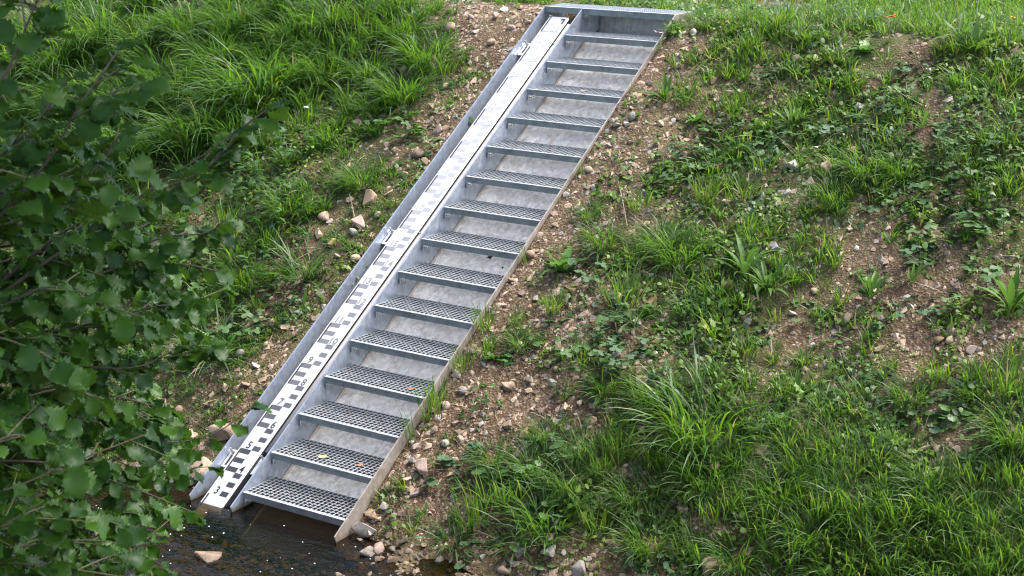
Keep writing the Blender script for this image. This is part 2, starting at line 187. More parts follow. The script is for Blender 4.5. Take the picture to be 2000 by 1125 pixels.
def m_plain(name, col, rough=0.5, metallic=0.0, var=0.12, scale=30, spec=0.5):
    m, nt, out = mat(name)
    t = NT(nt)
    pos = world_pos(t)
    n = t.noise(scale, 4, 0.6, pos)
    c = t.mix(tuple(x * (1 - var) for x in col), tuple(min(1, x * (1 + var)) for x in col), n)
    p = t.n('BsdfPrincipled', ins={'Roughness': rough, 'Metallic': metallic, 'Specular IOR Level': spec})
    t.l(c, p.inputs['Base Color'])
    t.l(p.outputs[0], out.inputs[0])
    return m

def m_leaf(name, dark, light, under, transl=0.35, rough=0.38, attr=False, spec=0.5, vein=0.0, rnd=True):
    """leaf: diffuse + translucent + soft sheen; colour varies per leaf or blade"""
    m, nt, out = mat(name)
    t = NT(nt)
    pos = world_pos(t)
    if attr:
        a = t.n('VertexColor', layer_name='tint')
        c = a.outputs[0]
    else:
        oi = t.n('ObjectInfo')
        n = t.noise(9, 2, 0.5, pos)
        f = t.math('MULTIPLY_ADD', oi.outputs['Random'], 0.7)
        f.node.inputs[2].default_value = -0.1
        f = t.math('ADD', f, t.math('MULTIPLY', n, 0.4))
        c = t.mix(dark, light, f)
    geo = t.n('NewGeometry')
    c = t.mix(c, t.mix(c, under, 0.55), geo.outputs['Backfacing'])
    p = t.n('BsdfPrincipled', ins={'Roughness': rough, 'Specular IOR Level': spec})
    t.l(c, p.inputs['Base Color'])
    tr = t.n('BsdfTranslucent')
    hs = t.n('HueSaturation', ins={'Saturation': 1.1, 'Value': 1.7})
    t.l(c, hs.inputs['Color'])
    t.l(t.mix(hs.outputs[0], (0.14, 0.27, 0.02), 0.30), tr.inputs[0])
    mx = t.n('MixShader', ins={0: transl})
    t.l(p.outputs[0], mx.inputs[1])
    t.l(tr.outputs[0], mx.inputs[2])
    t.l(mx.outputs[0], out.inputs[0])
    return m

def m_stone(name, a, b, wet=0.0):
    m, nt, out = mat(name)
    t = NT(nt)
    tc = t.n('TexCoord')
    oi = t.n('ObjectInfo')
    n = t.noise(9, 6, 0.65, tc.outputs['Object'])
    n2 = t.noise(38, 4, 0.7, tc.outputs['Object'])
    pos = world_pos(t)
    n3 = t.noise(14, 4, 0.6, pos)
    c = t.mix(a, b, t.ramp(n, [(0.30, (0, 0, 0)), (0.70, (1, 1, 1))]))
    c = t.mix(c, tuple(x * 0.45 for x in a), t.ramp(n2, [(0.50, (0, 0, 0)), (0.72, (0.6, 0.6, 0.6))]))
    c = t.mix(c, (0.13, 0.085, 0.05), t.ramp(n3, [(0.50, (0, 0, 0)), (0.68, (0.75, 0.75, 0.75))]))
    hv = t.n('HueSaturation', ins={'Saturation': 0.95})
    t.l(t.math('MULTIPLY_ADD', oi.outputs['Random'], 0.5), hv.inputs['Value'])
    hv.inputs['Value'].links[0].from_node.inputs[2].default_value = 0.72
    t.l(c, hv.inputs['Color'])
    # stones standing in or just above the stream are wet
    sx = t.n('SeparateXYZ')
    t.l(pos, sx.inputs[0])
    w = t.ramp(t.math('ADD', sx.outputs['Z'], 1.0), [(0.90, (1, 1, 1)), (0.94, (0, 0, 0))])
    c = t.mix(hv.outputs[0], t.mix(hv.outputs[0], (0.045, 0.03, 0.018), 0.75), w)
    p = t.n('BsdfPrincipled', ins={'Roughness': 0.8})
    t.l(c, p.inputs['Base Color'])
    t.l(t.mix((0.8, 0.8, 0.8), (0.2, 0.2, 0.2), w), p.inputs['Roughness'])
    hh = t.mix(n, n2, 0.4)
    t.l(t.bump(hh, 0.6, 0.012), p.inputs['Normal'])
    t.l(p.outputs[0], out.inputs[0])
    return m

M = {}
M['galv'] = m_galv('galvanised_sheet', (0.38, 0.43, 0.51), (0.29, 0.34, 0.43), 0.40)
M['galv_floor'] = m_galv('galvanised_sheet_dusty', (0.80, 0.79, 0.77), (0.64, 0.635, 0.63), 0.80, metallic=0.40, rough=0.36, dirtcol=(0.36, 0.27, 0.20))
M['galv_dirty'] = m_galv('galvanised_sheet_soiled', (0.36, 0.315, 0.275), (0.28, 0.235, 0.20), 0.8, metallic=0.3, rough=0.55)
M['galv_bar'] = m_galv('galvanised_grating', (0.38, 0.42, 0.44), (0.29, 0.33, 0.35), 0.25, metallic=0.3, rough=0.36)
M['galv_nose'] = m_galv('galvanised_nosing', (0.54, 0.56, 0.58), (0.43, 0.45, 0.47), 0.25, metallic=0.45, rough=0.38)
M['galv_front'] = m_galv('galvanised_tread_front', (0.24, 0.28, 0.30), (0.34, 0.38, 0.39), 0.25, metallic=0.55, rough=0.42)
M['galv_shaded'] = m_galv('galvanised_shaded_bars', (0.13, 0.145, 0.15), (0.09, 0.10, 0.105), 0.3, metallic=0.2, rough=0.6)  # dark colour stands in for shade between the grating bars
M['galv_back'] = m_galv('galvanised_back_sheet', (0.34, 0.36, 0.36), (0.28, 0.30, 0.30), 0.6, metallic=0.3, rough=0.5, dirtcol=(0.14, 0.12, 0.10))
M['bolt'] = m_plain('zinc_bolt', (0.62, 0.62, 0.60), 0.3, 0.8, 0.2, 200)
M['weld'] = m_plain('weld_seam', (0.58, 0.50, 0.44), 0.6, 0.2, 0.3, 60)
def m_board():
    m, nt, out = mat('white_enamel')
    t = NT(nt)
    pos = world_pos(t)
    n = t.noise(9, 6, 0.7, pos)
    n2 = t.noise(70, 4, 0.6, pos)
    c = t.mix((0.43, 0.44, 0.455), (0.385, 0.39, 0.395), t.ramp(n, [(0.40, (0, 0, 0)), (0.70, (1, 1, 1))]))
    c = t.mix(c, (0.34, 0.30, 0.24), t.ramp(n2, [(0.66, (0, 0, 0)), (0.80, (0.5, 0.5, 0.5))]))
    sz = t.n('SeparateXYZ')
    t.l(pos, sz.inputs[0])
    silt = t.ramp(t.math('ADD', t.math('ADD', sz.outputs['Z'], 0.2), t.math('MULTIPLY', n, 0.15)), [(0.16, (0.30, 0.30, 0.30)), (0.24, (0, 0, 0))])
    c = t.mix(c, (0.30, 0.285, 0.25), silt)
    p = t.n('BsdfPrincipled', ins={'Roughness': 0.28})
    t.l(c, p.inputs['Base Color'])
    t.l(p.outputs[0], out.inputs[0])
    return m
M['board'] = m_board()
M['rail'] = m_plain('aluminium_rail', (0.72, 0.74, 0.77), 0.35, 0.5, 0.06, 40)
M['pipe'] = m_plain('grey_conduit', (0.36, 0.33, 0.31), 0.55, 0.1, 0.25, 50)
M['gap'] = m_plain('gap_and_mark_black', (0.02, 0.02, 0.022), 0.6, 0, 0.1, 30)  # flat black, stands in for shade inside slots and holes
M['mud'] = m_plain('dark_mud', (0.03, 0.024, 0.018), 0.8, 0, 0.3, 80)
M['rust'] = m_plain('brown_stain', (0.40, 0.30, 0.22), 0.7, 0, 0.3, 60)
M['foam'] = m_plain('white_foam', (0.75, 0.74, 0.70), 0.5, 0, 0.1, 60)
STONE_COLS = {
 't': ('tan', (0.40, 0.275, 0.175), (0.50, 0.37, 0.26)),
 'g': ('grey', (0.25, 0.22, 0.20), (0.36, 0.33, 0.30)),
 'p': ('pinkish', (0.38, 0.25, 0.20), (0.48, 0.35, 0.29)),
 'b': ('brown', (0.26, 0.165, 0.10), (0.36, 0.25, 0.16)),
 'o': ('ochre', (0.38, 0.23, 0.09), (0.48, 0.33, 0.17)),
 'w': ('pale', (0.50, 0.43, 0.36), (0.60, 0.54, 0.48)),
}
for k, (nm, a, b) in STONE_COLS.items():
    M['stone_' + k] = m_stone(nm + '_stone', a, b)
M['alder'] = m_leaf('alder_leaf', (0.019, 0.066, 0.008), (0.075, 0.175, 0.018), (0.05, 0.09, 0.02), 0.34, 0.42, spec=0.36)
M['grass'] = m_leaf('grass_blade', (0, 0, 0), (0, 0, 0), (0.06, 0.12, 0.03), 0.42, 0.42, attr=True, spec=0.36)
M['plantain'] = m_leaf('plantain_leaf', (0.045, 0.110, 0.016), (0.090, 0.175, 0.024), (0.07, 0.13, 0.04), 0.35, 0.50, spec=0.3)
M['bright'] = m_leaf('bright_leaf', (0.06, 0.15, 0.02), (0.10, 0.22, 0.03), (0.08, 0.15, 0.05), 0.38, 0.38)
M['herb'] = m_leaf('herb_leaf', (0.050, 0.115, 0.026), (0.100, 0.190, 0.040), (0.08, 0.14, 0.06), 0.32, 0.50, spec=0.3)
M['blueherb'] = m_leaf('bluish_leaf', (0.038, 0.090, 0.038), (0.075, 0.145, 0.062), (0.07, 0.13, 0.06), 0.28, 0.55, spec=0.28)
M['nettle'] = m_leaf('nettle_leaf', (0.035, 0.095, 0.022), (0.075, 0.160, 0.034), (0.07, 0.13, 0.05), 0.32, 0.42)
M['stalk'] = m_plain('green_stalk', (0.08, 0.13, 0.04), 0.6, 0, 0.3, 40)
M['bark'] = m_plain('alder_bark', (0.085, 0.065, 0.045), 0.8, 0, 0.35, 25)
M['twig'] = m_plain('young_twig', (0.13, 0.12, 0.05), 0.6, 0, 0.3, 60)
M['deadtwig'] = m_plain('dry_twig', (0.30, 0.23, 0.16), 0.8, 0, 0.3, 60)
M['yellowleaf'] = m_plain('fallen_leaf_yellow', (0.42, 0.44, 0.16), 0.6, 0, 0.25, 40)
M['brownleaf'] = m_plain('fallen_leaf_brown', (0.34, 0.13, 0.07), 0.6, 0, 0.3, 40)
M['paleleaf'] = m_plain('fallen_leaf_pale', (0.45, 0.36, 0.25), 0.6, 0, 0.3, 40)
PETAL = {'red': (0.75, 0.08, 0.02), 'yellow': (0.75, 0.42, 0.03), 'pink': (0.72, 0.48, 0.62), 'white': (0.75, 0.75, 0.70), 'violet': (0.36, 0.34, 0.62)}
for k, c in PETAL.items():
    M['petal_' + k] = m_plain(k + '_petal', c, 0.6, 0, 0.15, 60)

def m_soil():
    m, nt, out = mat('bank_soil')
    t = NT(nt)
    pos = world_pos(t)
    n1 = t.noise(2.2, 6, 0.65, pos)
    n2 = t.noise(28, 6, 0.7, pos)
    n3 = t.noise(1.6, 5, 0.6, pos)
    v = t.n('TexVoronoi', ins={'Scale': 70.0})
    t.l(pos, v.inputs['Vector'])
    sp = t.n('SeparateColor')
    t.l(v.outputs['Color'], sp.inputs[0])
    c = t.mix((0.048, 0.026, 0.015), (0.128, 0.074, 0.045), n2)
    c = t.mix(c, (0.19, 0.122, 0.080), t.ramp(n1, [(0.45, (0, 0, 0)), (0.75, (0.7, 0.7, 0.7))]))
    c = t.mix(c, (0.26, 0.19, 0.14), t.ramp(sp.outputs[0], [(0.74, (0, 0, 0)), (0.84, (0.6, 0.6, 0.6))]))
    a = t.n('VertexColor', layer_name='tint')
    moss = t.math('MULTIPLY', t.ramp(t.math('ADD', n3, t.math('MULTIPLY', n2, 0.35)), [(0.55, (0, 0, 0)), (0.80, (1, 1, 1))]), a.outputs[0])
    c = t.mix(c, t.mix((0.045, 0.055, 0.014), (0.085, 0.105, 0.028), n2), moss)
    sx = t.n('SeparateXYZ')
    t.l(pos, sx.inputs[0])
    zz = t.math('ADD', t.math('ADD', sx.outputs['Z'], 1.0), t.math('MULTIPLY', n2, 0.06))
    w = t.ramp(zz, [(0.93, (1, 1, 1)), (1.03, (0, 0, 0))])
    c = t.mix(c, t.mix((0.046, 0.034, 0.016), (0.105, 0.078, 0.036), n2), w)
    p = t.n('BsdfPrincipled', ins={'Roughness': 0.9, 'Specular IOR Level': 0.25})
    t.l(c, p.inputs['Base Color'])
    hh = t.mix(n2, v.outputs['Distance'], 0.45)
    t.l(t.bump(hh, 0.9, 0.02), p.inputs['Normal'])
    t.l(p.outputs[0], out.inputs[0])
    return m
M['soil'] = m_soil()

def m_tint(name, rough=0.8):
    m, nt, out = mat(name)
    t = NT(nt)
    pos = world_pos(t)
    a = t.n('VertexColor', layer_name='tint')
    n = t.noise(60, 4, 0.7, pos)
    c = t.mix(a.outputs[0], t.mix(a.outputs[0], (0.07, 0.045, 0.03), 0.75), t.ramp(n, [(0.42, (0, 0, 0)), (0.66, (0.8, 0.8, 0.8))]))
    p = t.n('BsdfPrincipled', ins={'Roughness': rough})
    t.l(c, p.inputs['Base Color'])
    t.l(p.outputs[0], out.inputs[0])
    return m
M['gravel'] = m_tint('gravel_mix')

def m_water():
    m, nt, out = mat('stream_water')
    t = NT(nt)
    pos = world_pos(t)
    mp = t.n('Mapping', ins={'Scale': (1.0, 2.2, 1.0), 'Rotation': (0, 0, 0.3)})
    t.l(pos, mp.inputs[0])
    n = t.noise(7, 3, 0.5, mp.outputs[0])
    n2 = t.noise(30, 2, 0.5, mp.outputs[0])
    bmp = t.bump(t.mix(n, n2, 0.25), 0.25, 0.03)
    tr = t.n('BsdfTransparent', ins={'Color': (0.37, 0.29, 0.15, 1)})
    gl = t.n('BsdfGlossy', ins={'Roughness': 0.03})
    t.l(bmp, gl.inputs['Normal'])
    fr = t.n('Fresnel', ins={'IOR': 1.33})
    t.l(bmp, fr.inputs['Normal'])
    mx = t.n('MixShader')
    t.l(fr.outputs[0], mx.inputs[0])
    t.l(tr.outputs[0], mx.inputs[1])
    t.l(gl.outputs[0], mx.inputs[2])
    t.l(mx.outputs[0], out.inputs[0])
    return m
M['water'] = m_water()

# ------------------------------------------------------------------ object helpers
def setp(o, label=None, cat=None, group=None, kind=None):
    for k, v in (('label', label), ('category', cat), ('group', group), ('kind', kind)):
        if v:
            o[k] = v
    return o

def link(name, data, parent=None, matrix=None):
    o = bpy.data.objects.new(name, data)
    COL.objects.link(o)
    if parent is not None:
        o.parent = parent
    if matrix is not None:
        o.matrix_basis = matrix
    return o

def mesh_np(name, V, T, material, tint=None, smooth=True):
    """triangle mesh from arrays; tint is one colour per vertex"""
    V = np.ascontiguousarray(V, np.float32).reshape(-1, 3)
    T = np.ascontiguousarray(T, np.int32).reshape(-1, 3)
    me = bpy.data.meshes.new(name)
    me.vertices.add(len(V))
    me.vertices.foreach_set('co', V.ravel())
    me.loops.add(T.size)
    me.loops.foreach_set('vertex_index', T.ravel())
    me.polygons.add(len(T))
    me.polygons.foreach_set('loop_start', np.arange(0, T.size, 3, dtype=np.int32))
    me.update(calc_edges=True)
    me.polygons.foreach_set('use_smooth', np.full(len(T), smooth, bool))
    if tint is not None:
        ca = me.color_attributes.new('tint', 'FLOAT_COLOR', 'POINT')
        c4 = np.ones((len(V), 4), np.float32)
        c4[:, :3] = tint
        ca.data.foreach_set('color', c4.ravel())
    me.materials.append(material)
    return me

class MB:
    """collects boxes, tubes and prisms for one mesh"""
    def __init__(self):
        self.v, self.f = [], []
    def add(self, vs, fs):
        b = len(self.v)
        self.v += [tuple(p) for p in vs]
        self.f += [tuple(i + b for i in f) for f in fs]
        return self
    def box(self, x0, x1, y0, y1, z0, z1):
        vs = [(x, y, z) for z in (z0, z1) for y in (y0, y1) for x in (x0, x1)]
        return self.add(vs, [(0, 2, 3, 1), (4, 5, 7, 6), (0, 1, 5, 4), (1, 3, 7, 5), (3, 2, 6, 7), (2, 0, 4, 6)])
    def prism(self, poly, x0, x1):
        """polygon in (y,z), extruded along x"""
        n = len(poly)
        vs = [(x0, y, z) for y, z in poly] + [(x1, y, z) for y, z in poly]
        fs = [tuple(range(n)), tuple(reversed(range(n, 2 * n)))]
        fs += [(i, i + n, (i + 1) % n + n, (i + 1) % n) for i in range(n)]
        return self.add(vs, fs)
    def slab(self, x0, x1, y0, y1, o0, o1):
        """box lying along the stair slope: offsets o0..o1 are vertical distances from the nosing plane"""
        return self.prism([(y0, SL * y0 + o0), (y1, SL * y1 + o0), (y1, SL * y1 + o1), (y0, SL * y0 + o1)], x0, x1)
    def tube(self, pts, rad, seg=8, cap=True):
        pts = [Vector(p) for p in pts]
        rings = []
        n = len(pts)
        rr = rad if isinstance(rad, (list, tuple)) else [rad] * n
        up = None
        vs = []
        for i, p in enumerate(pts):
            d = (pts[min(i + 1, n - 1)] - pts[max(i - 1, 0)]).normalized()
            if up is None:
                up = d.orthogonal().normalized()
            up = (up - d * up.dot(d))
            up = up.normalized() if up.length > 1e-6 else d.orthogonal().normalized()
            sd_ = d.cross(up)
            for k in range(seg):
                a = 2 * math.pi * k / seg
                vs.append(p + (up * math.cos(a) + sd_ * math.sin(a)) * rr[i])
        fs = []
        for i in range(n - 1):
            for k in range(seg):
                a, b = i * seg + k, i * seg + (k + 1) % seg
                fs.append((a, b, b + seg, a + seg))
        if cap:
            fs.append(tuple(reversed(range(seg))))
            fs.append(tuple(range((n - 1) * seg, n * seg)))
        return self.add(vs, fs)
    def mesh(self, name, material, smooth=False):
        me = bpy.data.meshes.new(name)
        me.from_pydata(self.v, [], self.f)
        import bmesh
        bm = bmesh.new()
        bm.from_mesh(me)
        bmesh.ops.recalc_face_normals(bm, faces=bm.faces)
        bm.to_mesh(me)
        bm.free()
        if smooth:
            me.polygons.foreach_set('use_smooth', np.ones(len(me.polygons), bool))
        me.materials.append(material)
        return me
    def obj(self, name, material, parent=None, smooth=False, matrix=None):
        return link(name, self.mesh(name, material, smooth), parent, matrix)

# ------------------------------------------------------------------ terrain height
PERM = rng.random((64, 64))
def vnoise(x, y):
    x = np.asarray(x, float); y = np.asarray(y, float)
    xi = np.floor(x).astype(int); yi = np.floor(y).astype(int)
    fx = x - xi; fy = y - yi
    fx = fx * fx * (3 - 2 * fx); fy = fy * fy * (3 - 2 * fy)
    a = PERM[xi % 64, yi % 64]; b = PERM[(xi + 1) % 64, yi % 64]
    c = PERM[xi % 64, (yi + 1) % 64]; d = PERM[(xi + 1) % 64, (yi + 1) % 64]
    return (a * (1 - fx) + b * fx) * (1 - fy) + (c * (1 - fx) + d * fx) * fy - 0.5
def fbm(x, y, o=4):
    r = 0; a = 1.0
    for i in range(o):
        r = r + a * vnoise(x * 2 ** i + 13.7 * i, y * 2 ** i + 7.1 * i)
        a *= 0.5
    return r
def smin(a, b, k):
    h = np.clip(0.5 + 0.5 * (b - a) / k, 0, 1)
    return b * (1 - h) + a * h - k * h * (1 - h)
def smax(a, b, k):
    return -smin(-a, -b, k)
def ground(x, y):
    x = np.asarray(x, float); y = np.asarray(y, float)
    t = np.clip((y - 0.1) / 1.3, 0, 1)
    off = 0.15 - 0.06 * t
    # soil washed out beside the foot of the stairs
    off = off + 0.02 * np.exp(-((x - 0.86) / 0.16) ** 2) * np.exp(-((y - 0.35) / 0.55) ** 2)
    off = off - 0.062 * np.exp(-((x - 0.85) / 0.30) ** 2) * np.clip((y + 0.1) / 0.4, 0, 1)
    z = SL * y - off
    near = np.minimum(np.abs(x + 0.34), np.abs(x - 0.79))
    rough = 0.35 + 0.65 * np.clip(near / 0.5, 0, 1)
    z = z + rough * (0.10 * fbm(x * 1.3, y * 1.3, 3) + 0.035 * fbm(x * 7, y * 7, 3))
    z = smin(z, 2.50 + 0.05 * (y - 4.0) + 0.03 * fbm(x * 2, y * 2, 3), 0.08)
    bed = -0.27 + 0.10 * fbm(x * 1.7, y * 2.3, 3) + 0.04 * fbm(x * 9, y * 9, 2)
    bar = np.clip((x - 0.82) / 0.30, 0, 1); bar = bar * bar * (3 - 2 * bar) * np.clip((y + 1.1) / 0.5, 0, 1)
    bed = bed + 0.172 * bar
    z = smax(z, bed, 0.06)
    bank2 = -0.3 + 1.0 * (-3.0 - y) + 0.10 * fbm(x * 1.1, y * 1.1, 3)
    z = smax(z, smin(bank2, 2.2 + 0.1 * fbm(x, y, 2), 0.3), 0.1)
    return z
def g1(x, y):
    return float(ground(np.array([x]), np.array([y]))[0])
def gnormal(x, y, e=0.05):
    dx = (g1(x + e, y) - g1(x - e, y)) / (2 * e)
    dy = (g1(x, y + e) - g1(x, y - e)) / (2 * e)
    return Vector((-dx, -dy, 1)).normalized()
DG = np.array([[int(c) for c in r] for r in DENS], float)
def density(x, y):
    a = np.clip((np.asarray(x) + 8) / 0.25, 0, 59.99); b = np.clip((np.asarray(y) + 0.25) / 0.25, 0, 24.99)
    i = a.astype(int); j = b.astype(int); fa = a - i; fb = b - j
    return (DG[j, i] * (1 - fa) + DG[j, i + 1] * fa) * (1 - fb) + (DG[j + 1, i] * (1 - fa) + DG[j + 1, i + 1] * fa) * fb
_density0 = density
def density(x, y):
    x = np.asarray(x, float); y = np.asarray(y, float)
    d0 = _density0(x, y)
    d0 = np.where((y > 4.36) & ((x < 0.85) | (x > 1.7)), np.maximum(d0, 6.5), d0)
    return np.where((x > 0.9) & (d0 > 2.5), np.minimum(9, d0 + 1.0), d0)
def in_stair(x, y, pad=0.02):
    return (x > -0.345 - pad) & (x < WID + 0.012 + pad) & (y > -0.12) & (y < 4.29 + pad)

# terrain sheet
xs = np.unique(np.round(np.concatenate([np.linspace(-40, -9, 20), np.arange(-8.6, -0.36, 0.035), [-0.356, -0.343], np.arange(-0.30, 0.78, 0.06), [0.786, 0.800], np.arange(0.83, 6.5, 0.035), np.linspace(7, 40, 20)]), 4))
ys = np.unique(np.round(np.concatenate([np.linspace(-25, -3, 30), np.arange(-2.9, -0.2, 0.06), np.arange(-0.2, 5.2, 0.035), [4.285, 4.30], np.linspace(5.4, 60, 24)]), 4))
X, Y = np.meshgrid(xs, ys)
Z = ground(X, Y)
hole = (X > -0.350) & (X < 0.793) & (Y < 4.293) & (Y > -0.3)
Z = np.where(hole, np.minimum(Z, np.minimum(SL * Y - 0.36, 2.2)), Z)
nx, ny = len(xs), len(ys)
idx = np.arange(nx * ny).reshape(ny, nx)
a, b, c, d = idx[:-1, :-1].ravel(), idx[:-1, 1:].ravel(), idx[1:, 1:].ravel(), idx[1:, :-1].ravel()
TT = np.concatenate([np.stack([a, b, c], 1), np.stack([a, c, d], 1)])
mossw = np.clip(0.25 + density(X, Y) / 7.0, 0, 1).ravel()
bank = link('bank_ground', mesh_np('bank_ground', np.stack([X, Y, Z], -1), TT, M['soil'], np.repeat(mossw[:, None], 3, 1)))
setp(bank, 'brown stony soil slope of the stream bank', None, None, 'structure')

# stream water
wb = MB()
gx = np.linspace(-30, 30, 2)
wb.add([(-30, -4.2, WATER), (30, -4.2, WATER), (30, 1.2, WATER), (-30, 1.2, WATER)], [(0, 1, 2, 3)])
setp(wb.obj('stream_water', M['water']), 'shallow dark brown stream water at the foot of the stairs', None, None, 'structure')

# ------------------------------------------------------------------ staircase
stair = link('steel_staircase', None)
setp(stair, 'galvanised steel staircase with grated treads climbing the bank', 'staircase')
YB, YT = -0.10, 4.28
ZTOP = 15 * RISE
def side_poly(bot, top_cut=True):
    # stringer outline in (y,z): sloping top edge, level at the landing, plumb back, sloping bottom edge
    return [(YB, SL * YB), (15 * GO, ZTOP), (YT, ZTOP), (YT, ZTOP - 0.30), (YT - 0.02, SL * (YT - 0.02) - bot), (YB + 0.06, SL * (YB + 0.06) - bot)]
MB().prism(side_poly(0.33), WID + 0.002, WID + 0.012).obj('side_plate', M['galv_dirty'], stair)
MB().prism(side_poly(0.33), -0.012, -0.002).obj('divider_plate', M['galv'], stair)
MB().prism(side_poly(0.36), -0.347, -0.337).obj('channel_plate', M['galv'], stair)
# bottom sheet under the treads, in panels with a seam
seams = [-0.05, 1.86, 4.065]
for s0, s1 in zip(seams[:-1], seams[1:]):
    o = MB().slab(0.0, WID, s0 + 0.002, s1 - 0.002, -0.290, -0.282).obj('bottom_plate', M['galv_floor'], stair)
MB().slab(0.001, WID - 0.001, 1.853, 1.867, -0.2815, -0.277).obj('seam_strip', M['weld'], stair)
MB().slab(-0.336, -0.013, YB + 0.1, 4.0, -0.260, -0.252).obj('channel_floor', M['galv_dirty'], stair)  # soiled sheet reused for its darker tone, standing in for channel shade
for xx in (0.0005,):
    MB().slab(xx, xx + 0.007, -0.02, 4.06, -0.2815, -0.270).obj('weld_seam', M['weld'], stair)
MB().box(0.0, WID, 4.07, 4.265, ZTOP - 0.262, ZTOP - 0.254).obj('bottom_plate', M['galv_floor'], stair)
MB().box(0.0, WID, 4.266, 4.276, ZTOP - 0.27, ZTOP - 0.045).obj('back_plate', M['galv_back'], stair)

def grating(parent, cache, x0, x1, y0, y1, px, py, deep, thin=0.0046):
    if not cache:
        g, c_ = MB(), MB()
        n = int(round((x1 - x0) / px)); m_ = int(round((y1 - y0) / py))
        for i in range(1, n):
            x = x0 + (x1 - x0) * i / n
            g.box(x - thin / 2 + .0004, x + thin / 2 - .0004, y0, y1, -deep, -0.0035)
            c_.box(x - thin / 2, x + thin / 2, y0, y1, -0.0035, -0.0008)
        for j in range(1, m_):
            y = y0 + (y1 - y0) * j / m_
            g.box(x0, x1, y - 0.0012, y + 0.0012, -0.012, -0.004)
            c_.box(x0, x1, y - 0.0019, y + 0.0019, -0.0038, -0.0003)
        cache.append(g.mesh('bearing_bars', M['galv_shaded']))
        cache.append(c_.mesh('bar_top_light_strips', M['galv_nose']))  # light on the top edges, put into paler strips
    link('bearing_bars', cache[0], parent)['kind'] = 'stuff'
    link('bar_top_light_strips', cache[1], parent)['kind'] = 'stuff'
TREAD_GR, LAND_GR = [], []
TX0, TX1 = 0.004, WID - 0.002
frame_mb = MB()
frame_mb.box(TX0, TX0 + 0.004, 0.025, DEP, -0.034, 0.0)
frame_mb.box(TX1 - 0.004, TX1, 0.025, DEP, -0.034, 0.0)
frame_mb.box(TX0 + 0.004, TX1 - 0.004, DEP - 0.004, DEP, -0.034, 0.0)
frame_me = frame_mb.mesh('tread_frame', M['galv_bar'])
nose_mb = MB().box(TX0, TX1, 0.0, 0.025, -0.003, 0.001)
nose_me = nose_mb.mesh('nosing', M['galv_nose'])
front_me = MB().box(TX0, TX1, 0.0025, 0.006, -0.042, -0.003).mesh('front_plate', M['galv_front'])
hol = MB()
for i in range(26):
    xx = TX0 + 0.02 + i * (TX1 - TX0 - 0.04) / 25
    hol.tube([(xx, 0.0135, 0.0006), (xx, 0.0135, 0.0014)], 0.0035, 6)
holes_me = hol.mesh('nosing_holes', M['gap'])
br = MB().box(0.0005, 0.0045, 0.010, 0.105, -0.085, -0.043)
br.prism([(0.012, -0.083), (0.10, -0.083), (0.012, -0.044)], 0.0045, 0.008)
brack_me = br.mesh('bracket', M['galv'])
bolt_me = MB().tube([(0.0, 0, 0), (0.008, 0, 0)], 0.013, 6).tube([(0.008, 0, 0), (0.024, 0, 0)], 0.007, 8).mesh('bolt', M['bolt'])
first = None
for k in range(15):
    t = link('step_tread', frame_me, stair, Matrix.Translation((0, k * GO, k * RISE)))
    grating(t, TREAD_GR, TX0 + 0.004, TX1 - 0.004, 0.025, DEP - 0.004, 0.0333, 0.0333, 0.032)
    link('nosing', nose_me, t)
    if k < 6:
        link('nosing_holes', holes_me, t)['kind'] = 'stuff'
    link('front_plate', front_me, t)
    link('bracket', brack_me, t)
    link('bolt', bolt_me, t, Matrix.Translation((0.0045, 0.040, -0.063)))
    link('bolt', bolt_me, t, Matrix.Translation((0.0045, 0.085, -0.063)) @ Matrix.Scale(0.8, 4))
# landing across the stairs and the gauge channel
ld = MB()
LX0, LX1 = -0.337, WID + 0.002
LY0, LY1 = 15 * GO, YT - 0.002
ld.box(LX0, LX0 + 0.004, LY0 + 0.025, LY1 - 0.004, -0.034, 0.0)
ld.box(LX1 - 0.004, LX1, LY0 + 0.025, LY1 - 0.004, -0.034, 0.0)
ld.box(LX0, LX1, LY1 - 0.004, LY1, -0.034, 0.0)
lmat = Matrix.Translation((0, 0, ZTOP + 0.004))
land = link('landing', ld.mesh('landing', M['galv_nose']), stair, lmat)
grating(land, LAND_GR, LX0 + 0.004, LX1 - 0.004, LY0 + 0.025, LY1 - 0.004, 0.0167, 0.0333, 0.024, 0.0035)
MB().box(LX0, LX1, LY0, LY0 + 0.025, -0.003, 0.001).obj('nosing', M['galv_nose'], land)
MB().box(LX0, LX1, LY0 + 0.0025, LY0 + 0.006, -0.045, -0.003).obj('front_plate', M['galv_front'], land)
link('bracket', brack_me, land, Matrix.Translation((0, LY0, 0)))
link('bolt', bolt_me, land, Matrix.Translation((0.0045, LY0 + 0.04, -0.063)))
link('bolt', bolt_me, land, Matrix.Translation((-0.300, LY0 + 0.012, -0.075)))

